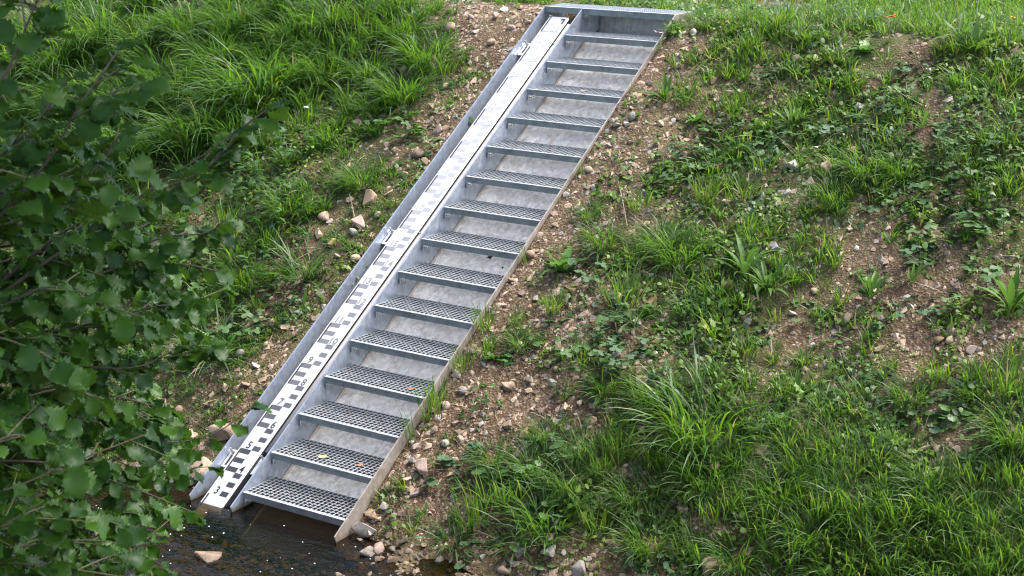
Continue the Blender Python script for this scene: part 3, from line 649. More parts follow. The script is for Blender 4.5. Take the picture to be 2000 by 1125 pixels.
# mud splashes and stains that sit on the bottom plate
def blob(name, x, y, off, r, seed, material, n=11, stretch=1.0, h=0.012):
    rr = random.Random(seed)
    V = [(0, 0, h)]
    for i in range(n):
        a_ = 2 * math.pi * i / n
        q = r * rr.uniform(0.5, 1.15)
        V.append((q * math.cos(a_) * stretch, q * math.sin(a_), 0))
    F = [(0, 1 + i, 1 + (i + 1) % n) for i in range(n)]
    me = bpy.data.meshes.new(name)
    me.from_pydata(V, [], F)
    me.materials.append(material)
    return link(name, me, None, Matrix.Translation((x, y, SL * y + off)) @ Matrix.Rotation(ANG, 4, 'X'))
for (x, y, r, s, lab) in [(0.402, 2.110, 0.026, 1, 'ragged dark mud clod left of its twin on the plate between two upper treads'),
                          (0.600, 2.165, 0.026, 5, 'ragged dark mud clod right of its twin near the side plate'),
                          (0.545, 2.045, 0.012, 9, 'tiny dark mud speck below the two larger clods on the plate'),
                          (0.560, 0.565, 0.013, 4, 'small black mud crumb on the plate behind the lowest treads')]:
    setp(blob('mud_clod', x, y, -0.2805, r, s, M['mud'], 12, 0.8), lab, 'mud clod', 'mud clods on the stair plate')

# ------------------------------------------------------------------ staff gauge
gauge = link('staff_gauge', None)
setp(gauge, 'white sloping water level gauge with black blocks and numbers in the steel channel', 'gauge')
GOFF = -0.05          # board face below the nosing plane
def dmy(n):
    return -0.474 + 0.15312 * n
XL, XR = -0.253, -0.113
JY = dmy(16)
def board(y0, y1, name='board'):
    return MB().slab(XL, XR, y0, y1, GOFF - 0.008, GOFF).obj(name, M['board'], gauge)
board(-0.105, JY - 0.0015)
board(JY + 0.0015, dmy(28) - 0.002)
board(dmy(28) + 0.002, 3.968)
# left edge strips, with black bars for the slots' shade beside every second decimetre
ns = 2.4
for n in range(2, 29):
    y0, y1 = max(dmy(n), -0.10), min(dmy(n + 1), 3.965)
    if y1 - y0 < 0.02:
        continue
    if n % 2:
        MB().slab(XL - 0.022, XL - 0.0005, y0, y1, GOFF - 0.008, GOFF - 0.001).obj('edge_strip', M['board'], gauge)
    else:
        MB().slab(XL - 0.0125, XL - 0.0006, y0 + 0.004, y1 - 0.004, GOFF - 0.007, GOFF - 0.0005).obj('slot_shade', M['gap'], gauge)
        MB().slab(XL - 0.022, XL - 0.013, y0, y1, GOFF - 0.008, GOFF - 0.001).obj('edge_strip', M['board'], gauge)
# aluminium carrier below the board and its right lip
MB().slab(XL - 0.024, XR + 0.014, -0.10, 3.965, GOFF - 0.030, GOFF - 0.0085).obj('carrier_rail', M['rail'], gauge)
MB().slab(XR + 0.001, XR + 0.010, -0.10, 3.965, GOFF - 0.0084, GOFF + 0.001).obj('rail_lip', M['rail'], gauge)
MB().slab(XR + 0.0142, XR + 0.020, -0.08, 3.962, GOFF - 0.055, GOFF - 0.006).obj('rail_edge', M['gap'], gauge)
# cable conduit beside the divider
pp = [(-0.062, y, SL * y - 0.058) for y in (0.31, 1.0, 2.0, 3.0, 3.9)]
MB().tube(pp, 0.017, 10).obj('conduit', M['pipe'], gauge, smooth=True)
# clamps
for yc in (0.234, 1.92, 3.66):
    for (xa, xb) in ((-0.333, XL - 0.026), (XR + 0.022, -0.014)):
        cl = MB().slab(xa, xb, yc - 0.058, yc + 0.058, GOFF - 0.030, GOFF - 0.024).obj('clamp_plate', M['rail'], gauge)
        xm = (xa + xb) / 2
        sgn = 1 if xa > -0.2 else -1
        MB().slab(xm - 0.008, xm + 0.008, yc - 0.045, yc + 0.02, GOFF - 0.0235, GOFF - 0.022).obj('slot_shade', M['gap'], cl)
        bl = MB()
        zc = SL * (yc + 0.038) + GOFF - 0.022
        bl.tube([(xm, yc + 0.038, zc), (xm - 0.006, yc + 0.032, zc + 0.010)], 0.014, 6)
        bl.tube([(xm - 0.006, yc + 0.032, zc + 0.010), (xm - 0.012, yc + 0.020, zc + 0.034)], 0.007, 8)
        bl.obj('bolt', M['bolt'], cl)
# printed blocks: E pattern of 2 cm fields; sky glare up the board is put into paler print
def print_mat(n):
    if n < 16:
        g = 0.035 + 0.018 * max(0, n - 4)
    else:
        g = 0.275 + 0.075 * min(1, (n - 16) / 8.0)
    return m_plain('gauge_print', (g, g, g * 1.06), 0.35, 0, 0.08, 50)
PM = {}
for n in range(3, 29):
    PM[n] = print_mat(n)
    U = 0.15312 / 5
    for q in (0, 2, 4):
        y0 = dmy(n) + q * U
        if y0 + U > 3.94:
            continue
        if n % 2:
            xa, xb = -0.178, -0.121
        else:
            xa, xb = XL + 0.001, -0.178
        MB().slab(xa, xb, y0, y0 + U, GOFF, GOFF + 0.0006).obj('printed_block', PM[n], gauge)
# numerals
def numeral(n):
    cu = bpy.data.curves.new('numeral', 'FONT')
    cu.body = str(n)
    cu.size = 0.078
    cu.offset = 0.0006
    cu.align_x = 'CENTER'
    cu.extrude = 0.0003
    cu.resolution_u = 3
    tmp = bpy.data.objects.new('numeral', cu)
    COL.objects.link(tmp)
    dg = bpy.context.evaluated_depsgraph_get()
    me = bpy.data.meshes.new_from_object(tmp.evaluated_get(dg))
    bpy.data.objects.remove(tmp)
    bpy.data.curves.remove(cu)
    me.materials.clear()
    g = 0.015 if n < 7 else (0.06 + 0.024 * (n - 7) if n < 16 else 0.33)  # numerals grow paler up the board too, imitating the sky glare
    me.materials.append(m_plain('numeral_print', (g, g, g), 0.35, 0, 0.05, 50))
    xc = -0.217 if n % 2 else -0.148
    y = dmy(n) + 0.006
    if n == 16:
        return
    mt = Matrix.Translation((xc, y, SL * y + GOFF + 0.0012)) @ Matrix.Rotation(ANG, 4, 'X') @ Matrix.Scale(0.85, 4, (1, 0, 0))
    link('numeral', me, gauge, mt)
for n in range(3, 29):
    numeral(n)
MB().slab(-0.135, -0.121, 3.90, 3.95, GOFF, GOFF + 0.0006).slab(-0.158, -0.136, 3.935, 3.95, GOFF, GOFF + 0.0006).obj('corner_mark', M['gap'], gauge)
# broken foot of the board
MB().prism([(-0.15, SL * -0.15 + GOFF + .004), (-0.10, SL * -0.10 + GOFF - 0.002), (-0.10, SL * -0.10 + GOFF - 0.02), (-0.14, SL * -0.14 + GOFF - 0.02)], XL - 0.01, -0.19).obj('board_foot', M['rail'], gauge)

# ------------------------------------------------------------------ labels by place
ORD = ['lowest', 'second', 'third', 'fourth', 'fifth', 'sixth', 'seventh', 'eighth', 'ninth', 'tenth', 'eleventh', 'twelfth', 'thirteenth', 'fourteenth', 'topmost']
USED = set()
def row_phrase(y):
    if y < -0.03:
        return 'below the lowest tread'
    k = y / GO
    if k > 16.6:
        return 'beyond the landing'
    if k > 14.75:
        return 'level with the landing'
    a_ = int(round(k))
    if abs(k - a_) < 0.25 or a_ + (k > a_) > 14:
        return 'level with %s tread' % ORD[min(max(a_, 0), 14)]
    b_ = int(math.floor(k))
    if b_ + 1 > 14 or b_ < 0:
        return 'level with %s tread' % ORD[min(max(a_, 0), 14)]
    return 'between %s and %s treads' % (ORD[b_], ORD[b_ + 1])
WHOLE = ['', 'one', 'two', 'three', 'four', 'five', 'six', 'seven', 'eight', 'nine']
def side_phrase(x):
    d_ = x - WID if x > 0.2 else -0.345 - x
    q = int(round(d_ / WID * 4))
    side = ' right of stairs' if x > 0.2 else ' left of channel'
    if q <= 0:
        return "close" + side
    w, f = divmod(q, 4)
    if w == 0:
        return ['', 'quarter-tread', 'half-tread', 'three-quarter-tread'][f] + side
    if f == 0:
        return WHOLE[min(w, 9)] + (' tread' if w == 1 else ' treads') + side
    return WHOLE[min(w, 9)] + ['', '-and-a-quarter', '-and-a-half', '-and-three-quarter'][f] + ' treads' + side
SKIP = []
def place_label(desc, x, y, extra=()):
    """a label no other thing carries, or None"""
    for e in [''] + list(extra):
        s = '%s%s %s, %s' % ((e + ' ') if e else '', desc, side_phrase(x), row_phrase(y))
        if len(s.split()) <= 16 and s not in USED:
            USED.add(s)
            return s
    SKIP.append(desc)
    return None

# ------------------------------------------------------------------ stones
def ico(sub):
    import bmesh
    bm = bmesh.new()
    bmesh.ops.create_icosphere(bm, subdivisions=sub, radius=1)
    V = np.array([v.co[:] for v in bm.verts]); F = np.array([[v.index for v in f.verts] for f in bm.faces])
    bm.free()
    return V, F
IV2, IF2 = ico(2)
IV1, IF1 = ico(1)
def hull_rock(r, npts, flat):
    import bmesh
    P_ = r.normal(size=(npts, 3)); P_ /= np.linalg.norm(P_, axis=1)[:, None]
    P_ *= r.uniform(0.75, 1.05, (npts, 1)) * np.array([1.0, r.uniform(.62, .95), flat])
    bm = bmesh.new()
    for p in P_:
        bm.verts.new(p)
    res = bmesh.ops.convex_hull(bm, input=bm.verts)
    bmesh.ops.delete(bm, geom=[g for g in res['geom_interior'] if isinstance(g, bmesh.types.BMVert)], context='VERTS')
    bmesh.ops.bevel(bm, geom=list(bm.edges), offset=0.05, segments=1, affect='EDGES', profile=0.6)
    bmesh.ops.triangulate(bm, faces=list(bm.faces))
    bm.verts.index_update()
    V = np.array([v.co[:] for v in bm.verts]); F = np.array([[v.index for v in f.verts] for f in bm.faces])
    bm.free()
    return V / np.abs(V[:, :2]).max(), F
def rock_shape(V, r, planes, flat, jag=0.06):
    V = V.copy()
    for _ in range(planes):
        n = r.normal(size=3); n /= np.linalg.norm(n)
        dd = r.uniform(0.45, 0.85)
        s = V @ n
        V = V - np.outer(np.maximum(s - dd, 0), n)
    V *= np.array([r.uniform(0.85, 1.15), r.uniform(0.65, 0.95), flat])
    V += r.normal(size=V.shape) * jag * 0.2
    m_ = np.abs(V).max(0)
    return V / max(m_[0], m_[1])
ROCKS = {}
for kind, pl, fl in (('angular', 11, 0.70), ('flat', 9, 0.38), ('rounded', 3, 0.68)):
    for v in range(6):
        for c in STONE_COLS:
            pass
        ROCKS[kind, v] = (rock_shape(IV2, rng, pl, fl, 0.05), IF2) if kind == 'rounded' else hull_rock(rng, 13 if kind == 'angular' else 11, fl)
ROCK_ME = {}
def rock_mesh(kind, v, c):
    if (kind, v, c) not in ROCK_ME:
        ROCK_ME[kind, v, c] = mesh_np('stone', *ROCKS[kind, v], M['stone_' + c], None, kind == 'rounded')
    return ROCK_ME[kind, v, c]
def add_stone(x, y, size, c, kind, r):
    sz = 'large' if size > 0.11 else ('fist sized' if size > 0.075 else 'small')
    nm = STONE_COLS[c][0]
    lab = place_label('%s %s %s stone' % (sz, kind, nm), x, y)
    if lab is None:
        lab = place_label('%s %s stone' % (sz if sz != 'small' else 'little', nm), x, y) or place_label('%s stone' % nm, x, y) 
    if lab is None:
        return False
    o = link('stone', rock_mesh(kind, r.randrange(6), c))
    n = gnormal(x, y)
    q = n.to_track_quat('Z', 'Y') @ Quaternion((0, 0, 1), r.uniform(0, 6.28)) @ Euler((r.uniform(-.3, .3), r.uniform(-.3, .3), 0)).to_quaternion()
    s = size * 0.5
    o.matrix_basis = Matrix.Translation(Vector((x, y, g1(x, y))) + n * s * (0.34 if kind != 'flat' else 0.2)) @ q.to_matrix().to_4x4() @ Matrix.Diagonal((s * r.uniform(.95, 1.1), s * r.uniform(.85, 1.1), s * r.uniform(.85, 1.05), 1))
    setp(o, lab, 'stone', 'stones lying on the stream bank')
    return True
sr = random.Random(3)
placed = []
for (x, y, s, c) in STONES:
    kind = sr.choice(['angular', 'angular', 'angular', 'flat', 'rounded']) if s < 0.13 else sr.choice(['angular', 'flat', 'angular'])
    if in_stair(np.array(x), np.array(y), s * 0.3):
        x = WID + 0.02 + s * 0.5 if x > 0.3 else -0.36 - s * 0.5
    if add_stone(x, y, s, c, kind, sr):
        placed.append((x, y, s))
# broken stones spilled beside the foot of the stairs
for _ in range(34):
    x, y = 0.84 + abs(sr.gauss(0, 0.28)), sr.uniform(-0.50, 0.40)
    s = sr.uniform(0.035, 0.11)
    if any((x - a_) ** 2 + (y - b_) ** 2 < (0.45 * (s + c_)) ** 2 for a_, b_, c_ in placed):
        continue
    if add_stone(x, y, s, sr.choice('ggptbwt'), sr.choice(['angular', 'flat', 'angular']), sr):
        placed.append((x, y, s))
tries = 0
while len(placed) < 292 and tries < 5000:
    tries += 1
    x, y = sr.uniform(-3.2, 4.6), sr.uniform(-0.05, 4.3)
    s = min(0.10, 0.032 + abs(sr.gauss(0, 0.022)))
    dn = float(density(np.array(x), np.array(y)))
    if sr.random() < dn / 6.5 or in_stair(np.array(x), np.array(y), s * .6):
        continue
    if any((x - a_) ** 2 + (y - b_) ** 2 < (0.5 * (s + c_)) ** 2 for a_, b_, c_ in placed):
        continue
    if add_stone(x, y, s, sr.choice('ttttgppbow'), sr.choice(['angular', 'flat', 'angular', 'rounded', 'angular', 'flat', 'angular']), sr):
        placed.append((x, y, s))

# wet stones breaking the water
for (x, y, s, c, kind, lab) in [(0.30, -0.62, 0.20, 'b', 'flat', 'dark wet flat stone breaking the water at the bottom edge'),
                                (-0.42, -0.72, 0.15, 'b', 'flat', 'brown wet stone in the stream below the alder leaves'),
                                (-0.62, -0.98, 0.11, 'b', 'flat', 'wet brown stone glinting in the stream near the lowest alder twig')]:
    o = link('stone', rock_mesh(kind, 2, c))
    o.matrix_basis = Matrix.Translation((x, y, WATER - 0.005)) @ Matrix.Rotation(sr.uniform(0, 6), 4, 'Z') @ Matrix.Diagonal((s * .5, s * .5, s * .55, 1))
    setp(o, lab, 'stone', 'wet stones in the stream')

# ------------------------------------------------------------------ gravel
def gravel_mesh(name, n, xr, yr, fn, lo, hi, sink=-0.12):
    x = rng.uniform(*xr, n); y = rng.uniform(*yr, n)
    keep = fn(x, y) & ~in_stair(x, y, 0.015)
    x, y = x[keep], y[keep]
    n = len(x)
    s = (lo + (hi - lo) * rng.beta(0.9, 3.7, n)) * 0.5
    z = ground(x, y) + s * sink
    base = IV1[None] * (1 + 0.36 * rng.normal(size=(n, 12, 1)))
    sc = np.stack([s * rng.uniform(0.8, 1.3, n), s * rng.uniform(0.6, 1.0, n), s * rng.uniform(0.4, 0.8, n)], 1)
    V = base * sc[:, None, :]
    a_ = rng.uniform(0, 6.28, n); ca, sa = np.cos(a_)[:, None], np.sin(a_)[:, None]
    vx = V[..., 0] * ca - V[..., 1] * sa; vy = V[..., 0] * sa + V[..., 1] * ca
    vz = V[..., 2] + vy * SL * ((y > 0) & (y < 4))[:, None] * 0.8
    V = np.stack([vx + x[:, None], vy + y[:, None], vz + z[:, None]], -1)
    T = IF1[None] + (np.arange(n) * 12)[:, None, None]
    pal = np.array([(0.44, 0.31, 0.21), (0.34, 0.235, 0.155), (0.50, 0.38, 0.28), (0.29, 0.25, 0.22), (0.42, 0.28, 0.20), (0.20, 0.135, 0.09), (0.52, 0.45, 0.38), (0.17, 0.11, 0.075)])
    col = pal[rng.choice(len(pal), n, p=[.2, .18, .14, .12, .13, .12, .05, .06])] * rng.uniform(0.62, 1.05, (n, 1))
    col[z < -0.085] *= np.array([0.42, 0.41, 0.34])
    return mesh_np(name, V, T, M['gravel'], np.repeat(col, 12, 0), False)
def gfn(x, y):
    dn = density(x, y) + 3.0 * fbm(x * 2.1, y * 2.1, 3) + 4.5 * fbm(x * 4.3 + 5, y * 4.3 + 31, 3)
    return (rng.random(len(x)) > np.clip(dn / 7.5, 0.05, 0.80)) & (y < 4.4)
gv = link('gravel', gravel_mesh('gravel', 52000, (-4.0, 5.0), (-0.45, 4.5), gfn, 0.009, 0.078))
setp(gv, 'brown and tan gravel strewn over the bare soil', None, None, 'stuff')
bedg = link('stream_pebbles', gravel_mesh('stream_pebbles', 5000, (-2.5, 2.5), (-1.9, 0.15), lambda x, y: ground(x, y) < -0.09, 0.02, 0.085, 0.1))
setp(bedg, 'dark brown pebbles on the bed of the stream', None, None, 'stuff')

# ------------------------------------------------------------------ grass
def ribbons(P, az, L, Wd, th0, bend, seg=4, roll=None, power=1.3):
    n = len(L)
    tm = (np.arange(seg) + 0.5) / seg
    th = th0[:, None] + bend[:, None] * tm[None] ** power
    ds = (L / seg)[:, None]
    hx = np.cumsum(np.sin(th) * ds, 1); hz = np.cumsum(np.cos(th) * ds, 1)
    hx = np.concatenate([np.zeros((n, 1)), hx], 1); hz = np.concatenate([np.zeros((n, 1)), hz], 1)
    dx, dy = np.cos(az)[:, None], np.sin(az)[:, None]
    C_ = np.stack([P[:, :1] + hx * dx, P[:, 1:2] + hx * dy, P[:, 2:3] + hz], -1)
    t = np.arange(seg + 1) / seg
    w = (Wd[:, None] * (0.55 + 0.45 * np.sin(np.pi * np.clip(t * 1.1, 0, 1)))[None]) * np.clip(1.0 - t ** 3, 0.02, 1)[None] * 0.5
    if roll is None:
        roll = rng.uniform(-0.7, 0.7, n)
    ax = -np.sin(az) * np.cos(roll); ay = np.cos(az) * np.cos(roll); az_ = np.sin(roll)
    A = np.stack([ax, ay, az_], -1)[:, None, :]
    Lf = C_[:, :seg] - A * w[:, :seg, None]; Rt = C_[:, :seg] + A * w[:, :seg, None]
    V = np.concatenate([np.stack([Lf, Rt], 2).reshape(n, 2 * seg, 3), C_[:, seg:]], 1)
    T = []
    for i in range(seg - 1):
        a_ = 2 * i
        T += [(a_, a_ + 1, a_ + 3), (a_, a_ + 3, a_ + 2)]
    T.append((2 * seg - 2, 2 * seg - 1, 2 * seg))
    nv = 2 * seg + 1
    T = np.array(T)[None] + (np.arange(n) * nv)[:, None, None]
    return V.reshape(-1, 3), T.reshape(-1, 3), nv
GP = np.array([(0.056, 0.132, 0.018), (0.088, 0.188, 0.024), (0.145, 0.240, 0.032), (0.027, 0.080, 0.015), (0.052, 0.120, 0.044), (0.20, 0.245, 0.055), (0.30, 0.25, 0.12)])
def gcol(n, p):
    return GP[rng.choice(len(GP), n, p=np.array(p) / np.sum(p))] * rng.uniform(0.75, 1.2, (n, 1))
MIXES = {'d': [4, 4, 2, 4, 2, .3, .15], 'f': [4, 5, 3, 3, 2, .4, .15], 's': [2, 1, .5, 3, 6, .1, .3], 'u': [3, 5, 5, 1, .5, 1.5, .3], 'm': [3, 4, 4, 1.5, 1, 1.6, .8]}
def tuft_local(kind, nb, H, spread):
    """blades of one tuft around the origin (down-slope is -y)"""
    r_ = spread * np.sqrt(rng.random(nb)); a_ = rng.uniform(0, 6.28, nb)
    P = np.stack([r_ * np.cos(a_), r_ * np.sin(a_) , np.zeros(nb)], 1)
    P[:, 2] = P[:, 1] * SL * 0.9 - 0.01
    az = a_ + rng.normal(0, 0.7, nb)
    # lean down the slope
    vx = np.cos(az) + rng.normal(0, .2, nb); vy = np.sin(az) + {'d': -0.9, 'f': -0.35, 's': -0.25, 'u': -0.1}[kind]
    az = np.arctan2(vy, vx)
    if kind == 'd':
        L = H * rng.uniform(0.75, 1.45, nb); th0 = rng.uniform(0.05, 0.65, nb); bend = rng.uniform(0.9, 2.3, nb); Wd = rng.uniform(0.007, 0.0145, nb)
    elif kind == 'f':
        L = H * rng.uniform(0.6, 1.25, nb); th0 = rng.uniform(0.05, 1.05, nb); bend = rng.uniform(0.6, 1.9, nb); Wd = rng.uniform(0.0045, 0.009, nb)
    elif kind == 's':
        L = H * rng.uniform(0.7, 1.3, nb); th0 = rng.uniform(0.5, 1.2, nb); bend = rng.uniform(0.3, 1.2, nb); Wd = rng.uniform(0.006, 0.011, nb)
    else:
        L = H * rng.uniform(0.5, 1.15, nb); th0 = rng.uniform(0.0, 0.5, nb); bend = rng.uniform(0.1, 1.1, nb); Wd = rng.uniform(0.005, 0.011, nb)
    V, T, nv = ribbons(P, az, L, Wd, th0, bend, 5)
    return V, T, np.repeat(gcol(nb, MIXES[kind]), nv, 0)
TUFT_ME = {}
for kind, nb, H, sp in (('d', 230, 0.42, 0.14), ('f', 270, 0.26, 0.12), ('s', 80, 0.26, 0.06), ('u', 65, 0.24, 0.09)):
    for v in range(5 if kind != 's' else 3):
        V, T, tc_ = tuft_local(kind, nb, H, sp)
        TUFT_ME[kind, v] = mesh_np('grass_tussock', V, T, M['grass'], tc_)
TREF = {'d': 0.42, 'f': 0.27, 's': 0.27, 'u': 0.24}
DESC = {'d': 'drooping dark grass tussock', 'f': 'lush fine grass tussock', 's': 'spreading bluish sedge tuft', 'u': 'upright pale grass tuft'}
DESC2 = {'d': 'dense overhanging grass tussock', 'f': 'bushy grass tussock', 's': 'bluish sedge tuft', 'u': 'thin upright grass tuft'}
tr_ = random.Random(5)
tuss = []
for (x, y, h, kind) in TUSSOCKS:
    if in_stair(np.array(x), np.array(y), 0.03):
        x = WID + 0.06 if x > 0.3 else -0.42
    size = 'small ' if h < 0.19 else ('tall ' if h > 0.33 else '')
    lab = place_label(size + DESC[kind], x, y) or place_label(DESC2[kind], x, y) or place_label(size + DESC2[kind], x, y)
    if lab is None:
        continue
    v = tr_.randrange(5 if kind != 's' else 3)
    o = link('grass_tussock', TUFT_ME[kind, v])
    s = h / TREF[kind] * 1.05
    o.matrix_basis = Matrix.Translation((x, y, g1(x, y))) @ Matrix.Rotation(tr_.uniform(-.5, .5), 4, 'Z') @ Matrix.Diagonal((s * tr_.uniform(.95, 1.2), s, s * tr_.uniform(.85, 1.1), 1))
    setp(o, lab, 'grass tussock', 'grass tussocks on the bank')
    tuss.append((x, y))

# the grass between: tufts thrown by the density map
def grass_field():
    n0 = 15000
    x = rng.uniform(-7.5, 5.4, n0); y = rng.uniform(-0.2, 7.0, n0)
    dn = density(x, y)
    pt = 0.05 + (dn / 9.0) ** 1.35 * 0.95
    pt *= np.clip(0.9 + 3.2 * fbm(x * 2.3 + 40, y * 2.3, 3), 0.04, 2) * np.where((x < -1.4) & (y < 4.3), 0.42, 1.0)
    keep = (rng.random(n0) < pt) & ~in_stair(x, y, 0.03) & (ground(x, y) > WATER + 0.02)
    x, y, dn = x[keep], y[keep], dn[keep]
    n = len(x)
    left = x < -0.4
    H = np.where(left, 0.10 + 0.24 * np.clip((-x - 0.8) / 1.6, 0, 1), np.where(y < 1.2, 0.16, 0.095 + 0.05 * rng.random(n)))
    H *= rng.uniform(0.65, 1.25, n) * (0.55 + 0.45 * np.clip(dn / 6, 0, 1))
    nb = 24 + rng.integers(-12, 14, n)
    i = np.repeat(np.arange(n), nb)
    N = len(i)
    r_ = (0.02 + 0.05 * rng.random(n))[i] * np.sqrt(rng.random(N)); a_ = rng.uniform(0, 6.28, N)
    px, py = x[i] + r_ * np.cos(a_), y[i] + r_ * np.sin(a_)
    P = np.stack([px, py, ground(px, py) - 0.006], 1)
    vx = np.cos(a_) + rng.normal(0, .5, N); vy = np.sin(a_) + rng.normal(0, .4, N) - np.where(left, 0.6, 0.2)[i]
    az = np.arctan2(vy, vx)
    L = H[i] * rng.uniform(0.55, 1.35, N)
    th0 = rng.uniform(0.02, 0.7, N); bend = rng.uniform(0.1, 1.5, N) + np.where(left, 0.45, 0)[i]
    Wd = np.where(left & (x < -1.4), 1.35, 1.0)[i] * rng.uniform(0.0045, 0.0115, N)
    V, T, nv = ribbons(P, az, L, Wd, th0, bend, 4)
    col = np.where(left[i][:, None], gcol(N, MIXES['d']), gcol(N, MIXES['m']))
    col *= (0.8 + 0.4 * rng.random(n))[i][:, None]
    return V, T, np.repeat(col, nv, 0)
V, T, tc_ = grass_field()
gr = link('grass', mesh_np('grass', V, T, M['grass'], tc_))
setp(gr, 'green grass growing in patches over the bank', None, None, 'stuff')

# sparse short sprouts and moss tips on the bare soil
def sprouts():
    n = 42000
    x = rng.uniform(-5, 5.2, n); y = rng.uniform(0.0, 5.0, n)
    k = (fbm(x * 2.6 + 9, y * 2.6 + 3, 4) > rng.uniform(-0.25, 0.55, n)) & ~in_stair(x, y, 0.02) & (ground(x, y) > WATER + 0.03) & (rng.random(n) < 0.25 + density(x, y) / 8)
    x, y = x[k], y[k]; n = len(x)
    P = np.stack([x, y, ground(x, y) - 0.003], 1)
    V, T, nv = ribbons(P, rng.uniform(0, 6.28, n), rng.uniform(0.02, 0.075, n), rng.uniform(0.0022, 0.0045, n), rng.uniform(0, 0.9, n), rng.uniform(0, 1.2, n), 2)
    return V, T, np.repeat(gcol(n, [2, 4, 4, 2, 1, 3, 1.2]), nv, 0)
V, T, tc_ = sprouts()
setp(link('moss_and_sprouts', mesh_np('moss_and_sprouts', V, T, M['grass'], tc_)), 'short green sprouts and moss tips on the soil', None, None, 'stuff')

# small round ground cover leaves
def ground_cover():
    n = 120000
    x = rng.uniform(-5.5, 5.2, n); y = rng.uniform(0.05, 4.9, n)
    f = fbm(x * 1.7 + 21, y * 1.7 + 5, 4)
    k = (f > rng.uniform(-0.08, 0.42, n)) & ~in_stair(x, y, 0.03) & (ground(x, y) > WATER + 0.04) & (rng.random(n) < 0.12 + density(x, y) / 8)
    x, y = x[k], y[k]; n = len(x)
    s = rng.uniform(0.006, 0.021, n)
    z = ground(x, y) + rng.uniform(0.1, 1.0, n) * (0.02 + 0.13 * np.clip(f[k], 0, 0.6))
    a_ = rng.uniform(0, 6.28, n)
    m_ = 6
    ang = np.arange(m_) / m_ * 2 * np.pi
    rr = np.array([1.0, 0.75, 1.0, 0.75, 1.0, 0.75])
    lx = rr * np.cos(ang); ly = rr * np.sin(ang)
    ca, sa = np.cos(a_)[:, None], np.sin(a_)[:, None]
    ox = (lx * ca - ly * sa) * s[:, None]; oy = (lx * sa + ly * ca) * s[:, None]
    tx = rng.normal(0, .45, n)[:, None]; ty = rng.normal(0.25, .45, n)[:, None]
    oz = ox * tx + oy * ty - 0.15 * s[:, None]
    V = np.stack([ox + x[:, None], oy + y[:, None], oz + z[:, None]], -1)
    cV = np.stack([x, y, z], -1)[:, None]
    V = np.concatenate([cV, V], 1)
    T = np.array([(0, 1 + i, 1 + (i + 1) % m_) for i in range(m_)])[None] + (np.arange(n) * 7)[:, None, None]
    col = np.array([(0.065, 0.14, 0.022), (0.095, 0.18, 0.022), (0.05, 0.105, 0.04)])[rng.integers(0, 3, n)] * rng.uniform(0.8, 1.25, (n, 1))
    return V.reshape(-1, 3), T.reshape(-1, 3), np.repeat(col, 7, 0)
V, T, tc_ = ground_cover()
setp(link('ground_cover', mesh_np('ground_cover', V, T, M['grass'], tc_)), 'small leaved creeping green ground cover', None, None, 'stuff')

# leafy weeds in little mounds
def weeds():
    nc = 3000
    x = rng.uniform(-4.5, 5.2, nc); y = rng.uniform(0.1, 4.9, nc)
    dn = density(x, y)
    left = x < -0.3
    pr = np.where(left, np.where(x < -1.9, 0.42, np.where(x < -1.0, 0.34, 0.13)), np.where(y > 1.0, 0.42 + 0.09 * dn, 0.45)) * np.clip(1 + 2.5 * fbm(x * 1.5 + 3, y * 1.5 + 77, 3), 0.15, 1.8)
    k = (rng.random(nc) < pr) & ~in_stair(x, y, 0.06) & (ground(x, y) > WATER + 0.06) & (rng.random(nc) < 0.15 + dn / 5)
    x, y = x[k], y[k]; nc = len(x)
    R_ = rng.uniform(0.04, 0.16, nc); Hm = R_ * rng.uniform(0.3, 0.9, nc)
    nl = (R_ * rng.uniform(190, 380, nc)).astype(int) + 6
    ls = rng.uniform(0.008, 0.022, nc)
    pal = np.array([(0.090, 0.175, 0.026), (0.130, 0.220, 0.032), (0.065, 0.138, 0.032), (0.066, 0.125, 0.055), (0.160, 0.240, 0.036)])
    cc = pal[rng.choice(5, nc, p=[.3, .25, .2, .12, .13])]
    lob = rng.integers(0, 3, nc)
    i = np.repeat(np.arange(nc), nl); N = len(i)
    rr = np.sqrt(rng.random(N)); a_ = rng.uniform(0, 6.28, N)
    px = x[i] + R_[i] * rr * np.cos(a_); py = y[i] + R_[i] * rr * np.sin(a_)
    pz = ground(px, py) + Hm[i] * (1 - rr ** 2) * rng.uniform(0.4, 1.05, N) + 0.006
    s = ls[i] * rng.uniform(0.6, 1.3, N)
    m_ = 10
    ang = np.arange(m_) / m_ * 2 * np.pi
    shapes = np.array([[1, .95, .8, .7, .5, .35, .5, .7, .8, .95], [1.1, .5, .95, .45, .75, .2, .75, .45, .95, .5], [1.5, .9, .55, .5, .5, .6, .5, .5, .55, .9]])
    rad = shapes[lob[i]] * s[:, None]
    o_ = a_ + rng.normal(0, .6, N)
    lx = rad * np.sin(ang); ly = rad * np.cos(ang)
    co, so = np.cos(o_)[:, None], np.sin(o_)[:, None]
    ox = ly * co - lx * so; oy = ly * so + lx * co
    tilt = rng.normal(0.15, 0.45, N)[:, None]; roll = rng.normal(0, .4, N)[:, None]
    oz = -ly * tilt + lx * roll - (lx ** 2 + ly ** 2) / s[:, None] * 0.25 + oy * 0.25
    V = np.stack([ox + px[:, None], oy + py[:, None], oz + pz[:, None]], -1)
    V = np.concatenate([np.stack([px, py, pz], -1)[:, None], V], 1)
    T = np.array([(0, 1 + q, 1 + (q + 1) % m_) for q in range(m_)])[None] + (np.arange(N) * 11)[:, None, None]
    col = cc[i] * rng.uniform(0.75, 1.25, (N, 1))
    return V.reshape(-1, 3), T.reshape(-1, 3), np.repeat(col, 11, 0)
V, T, tc_ = weeds()
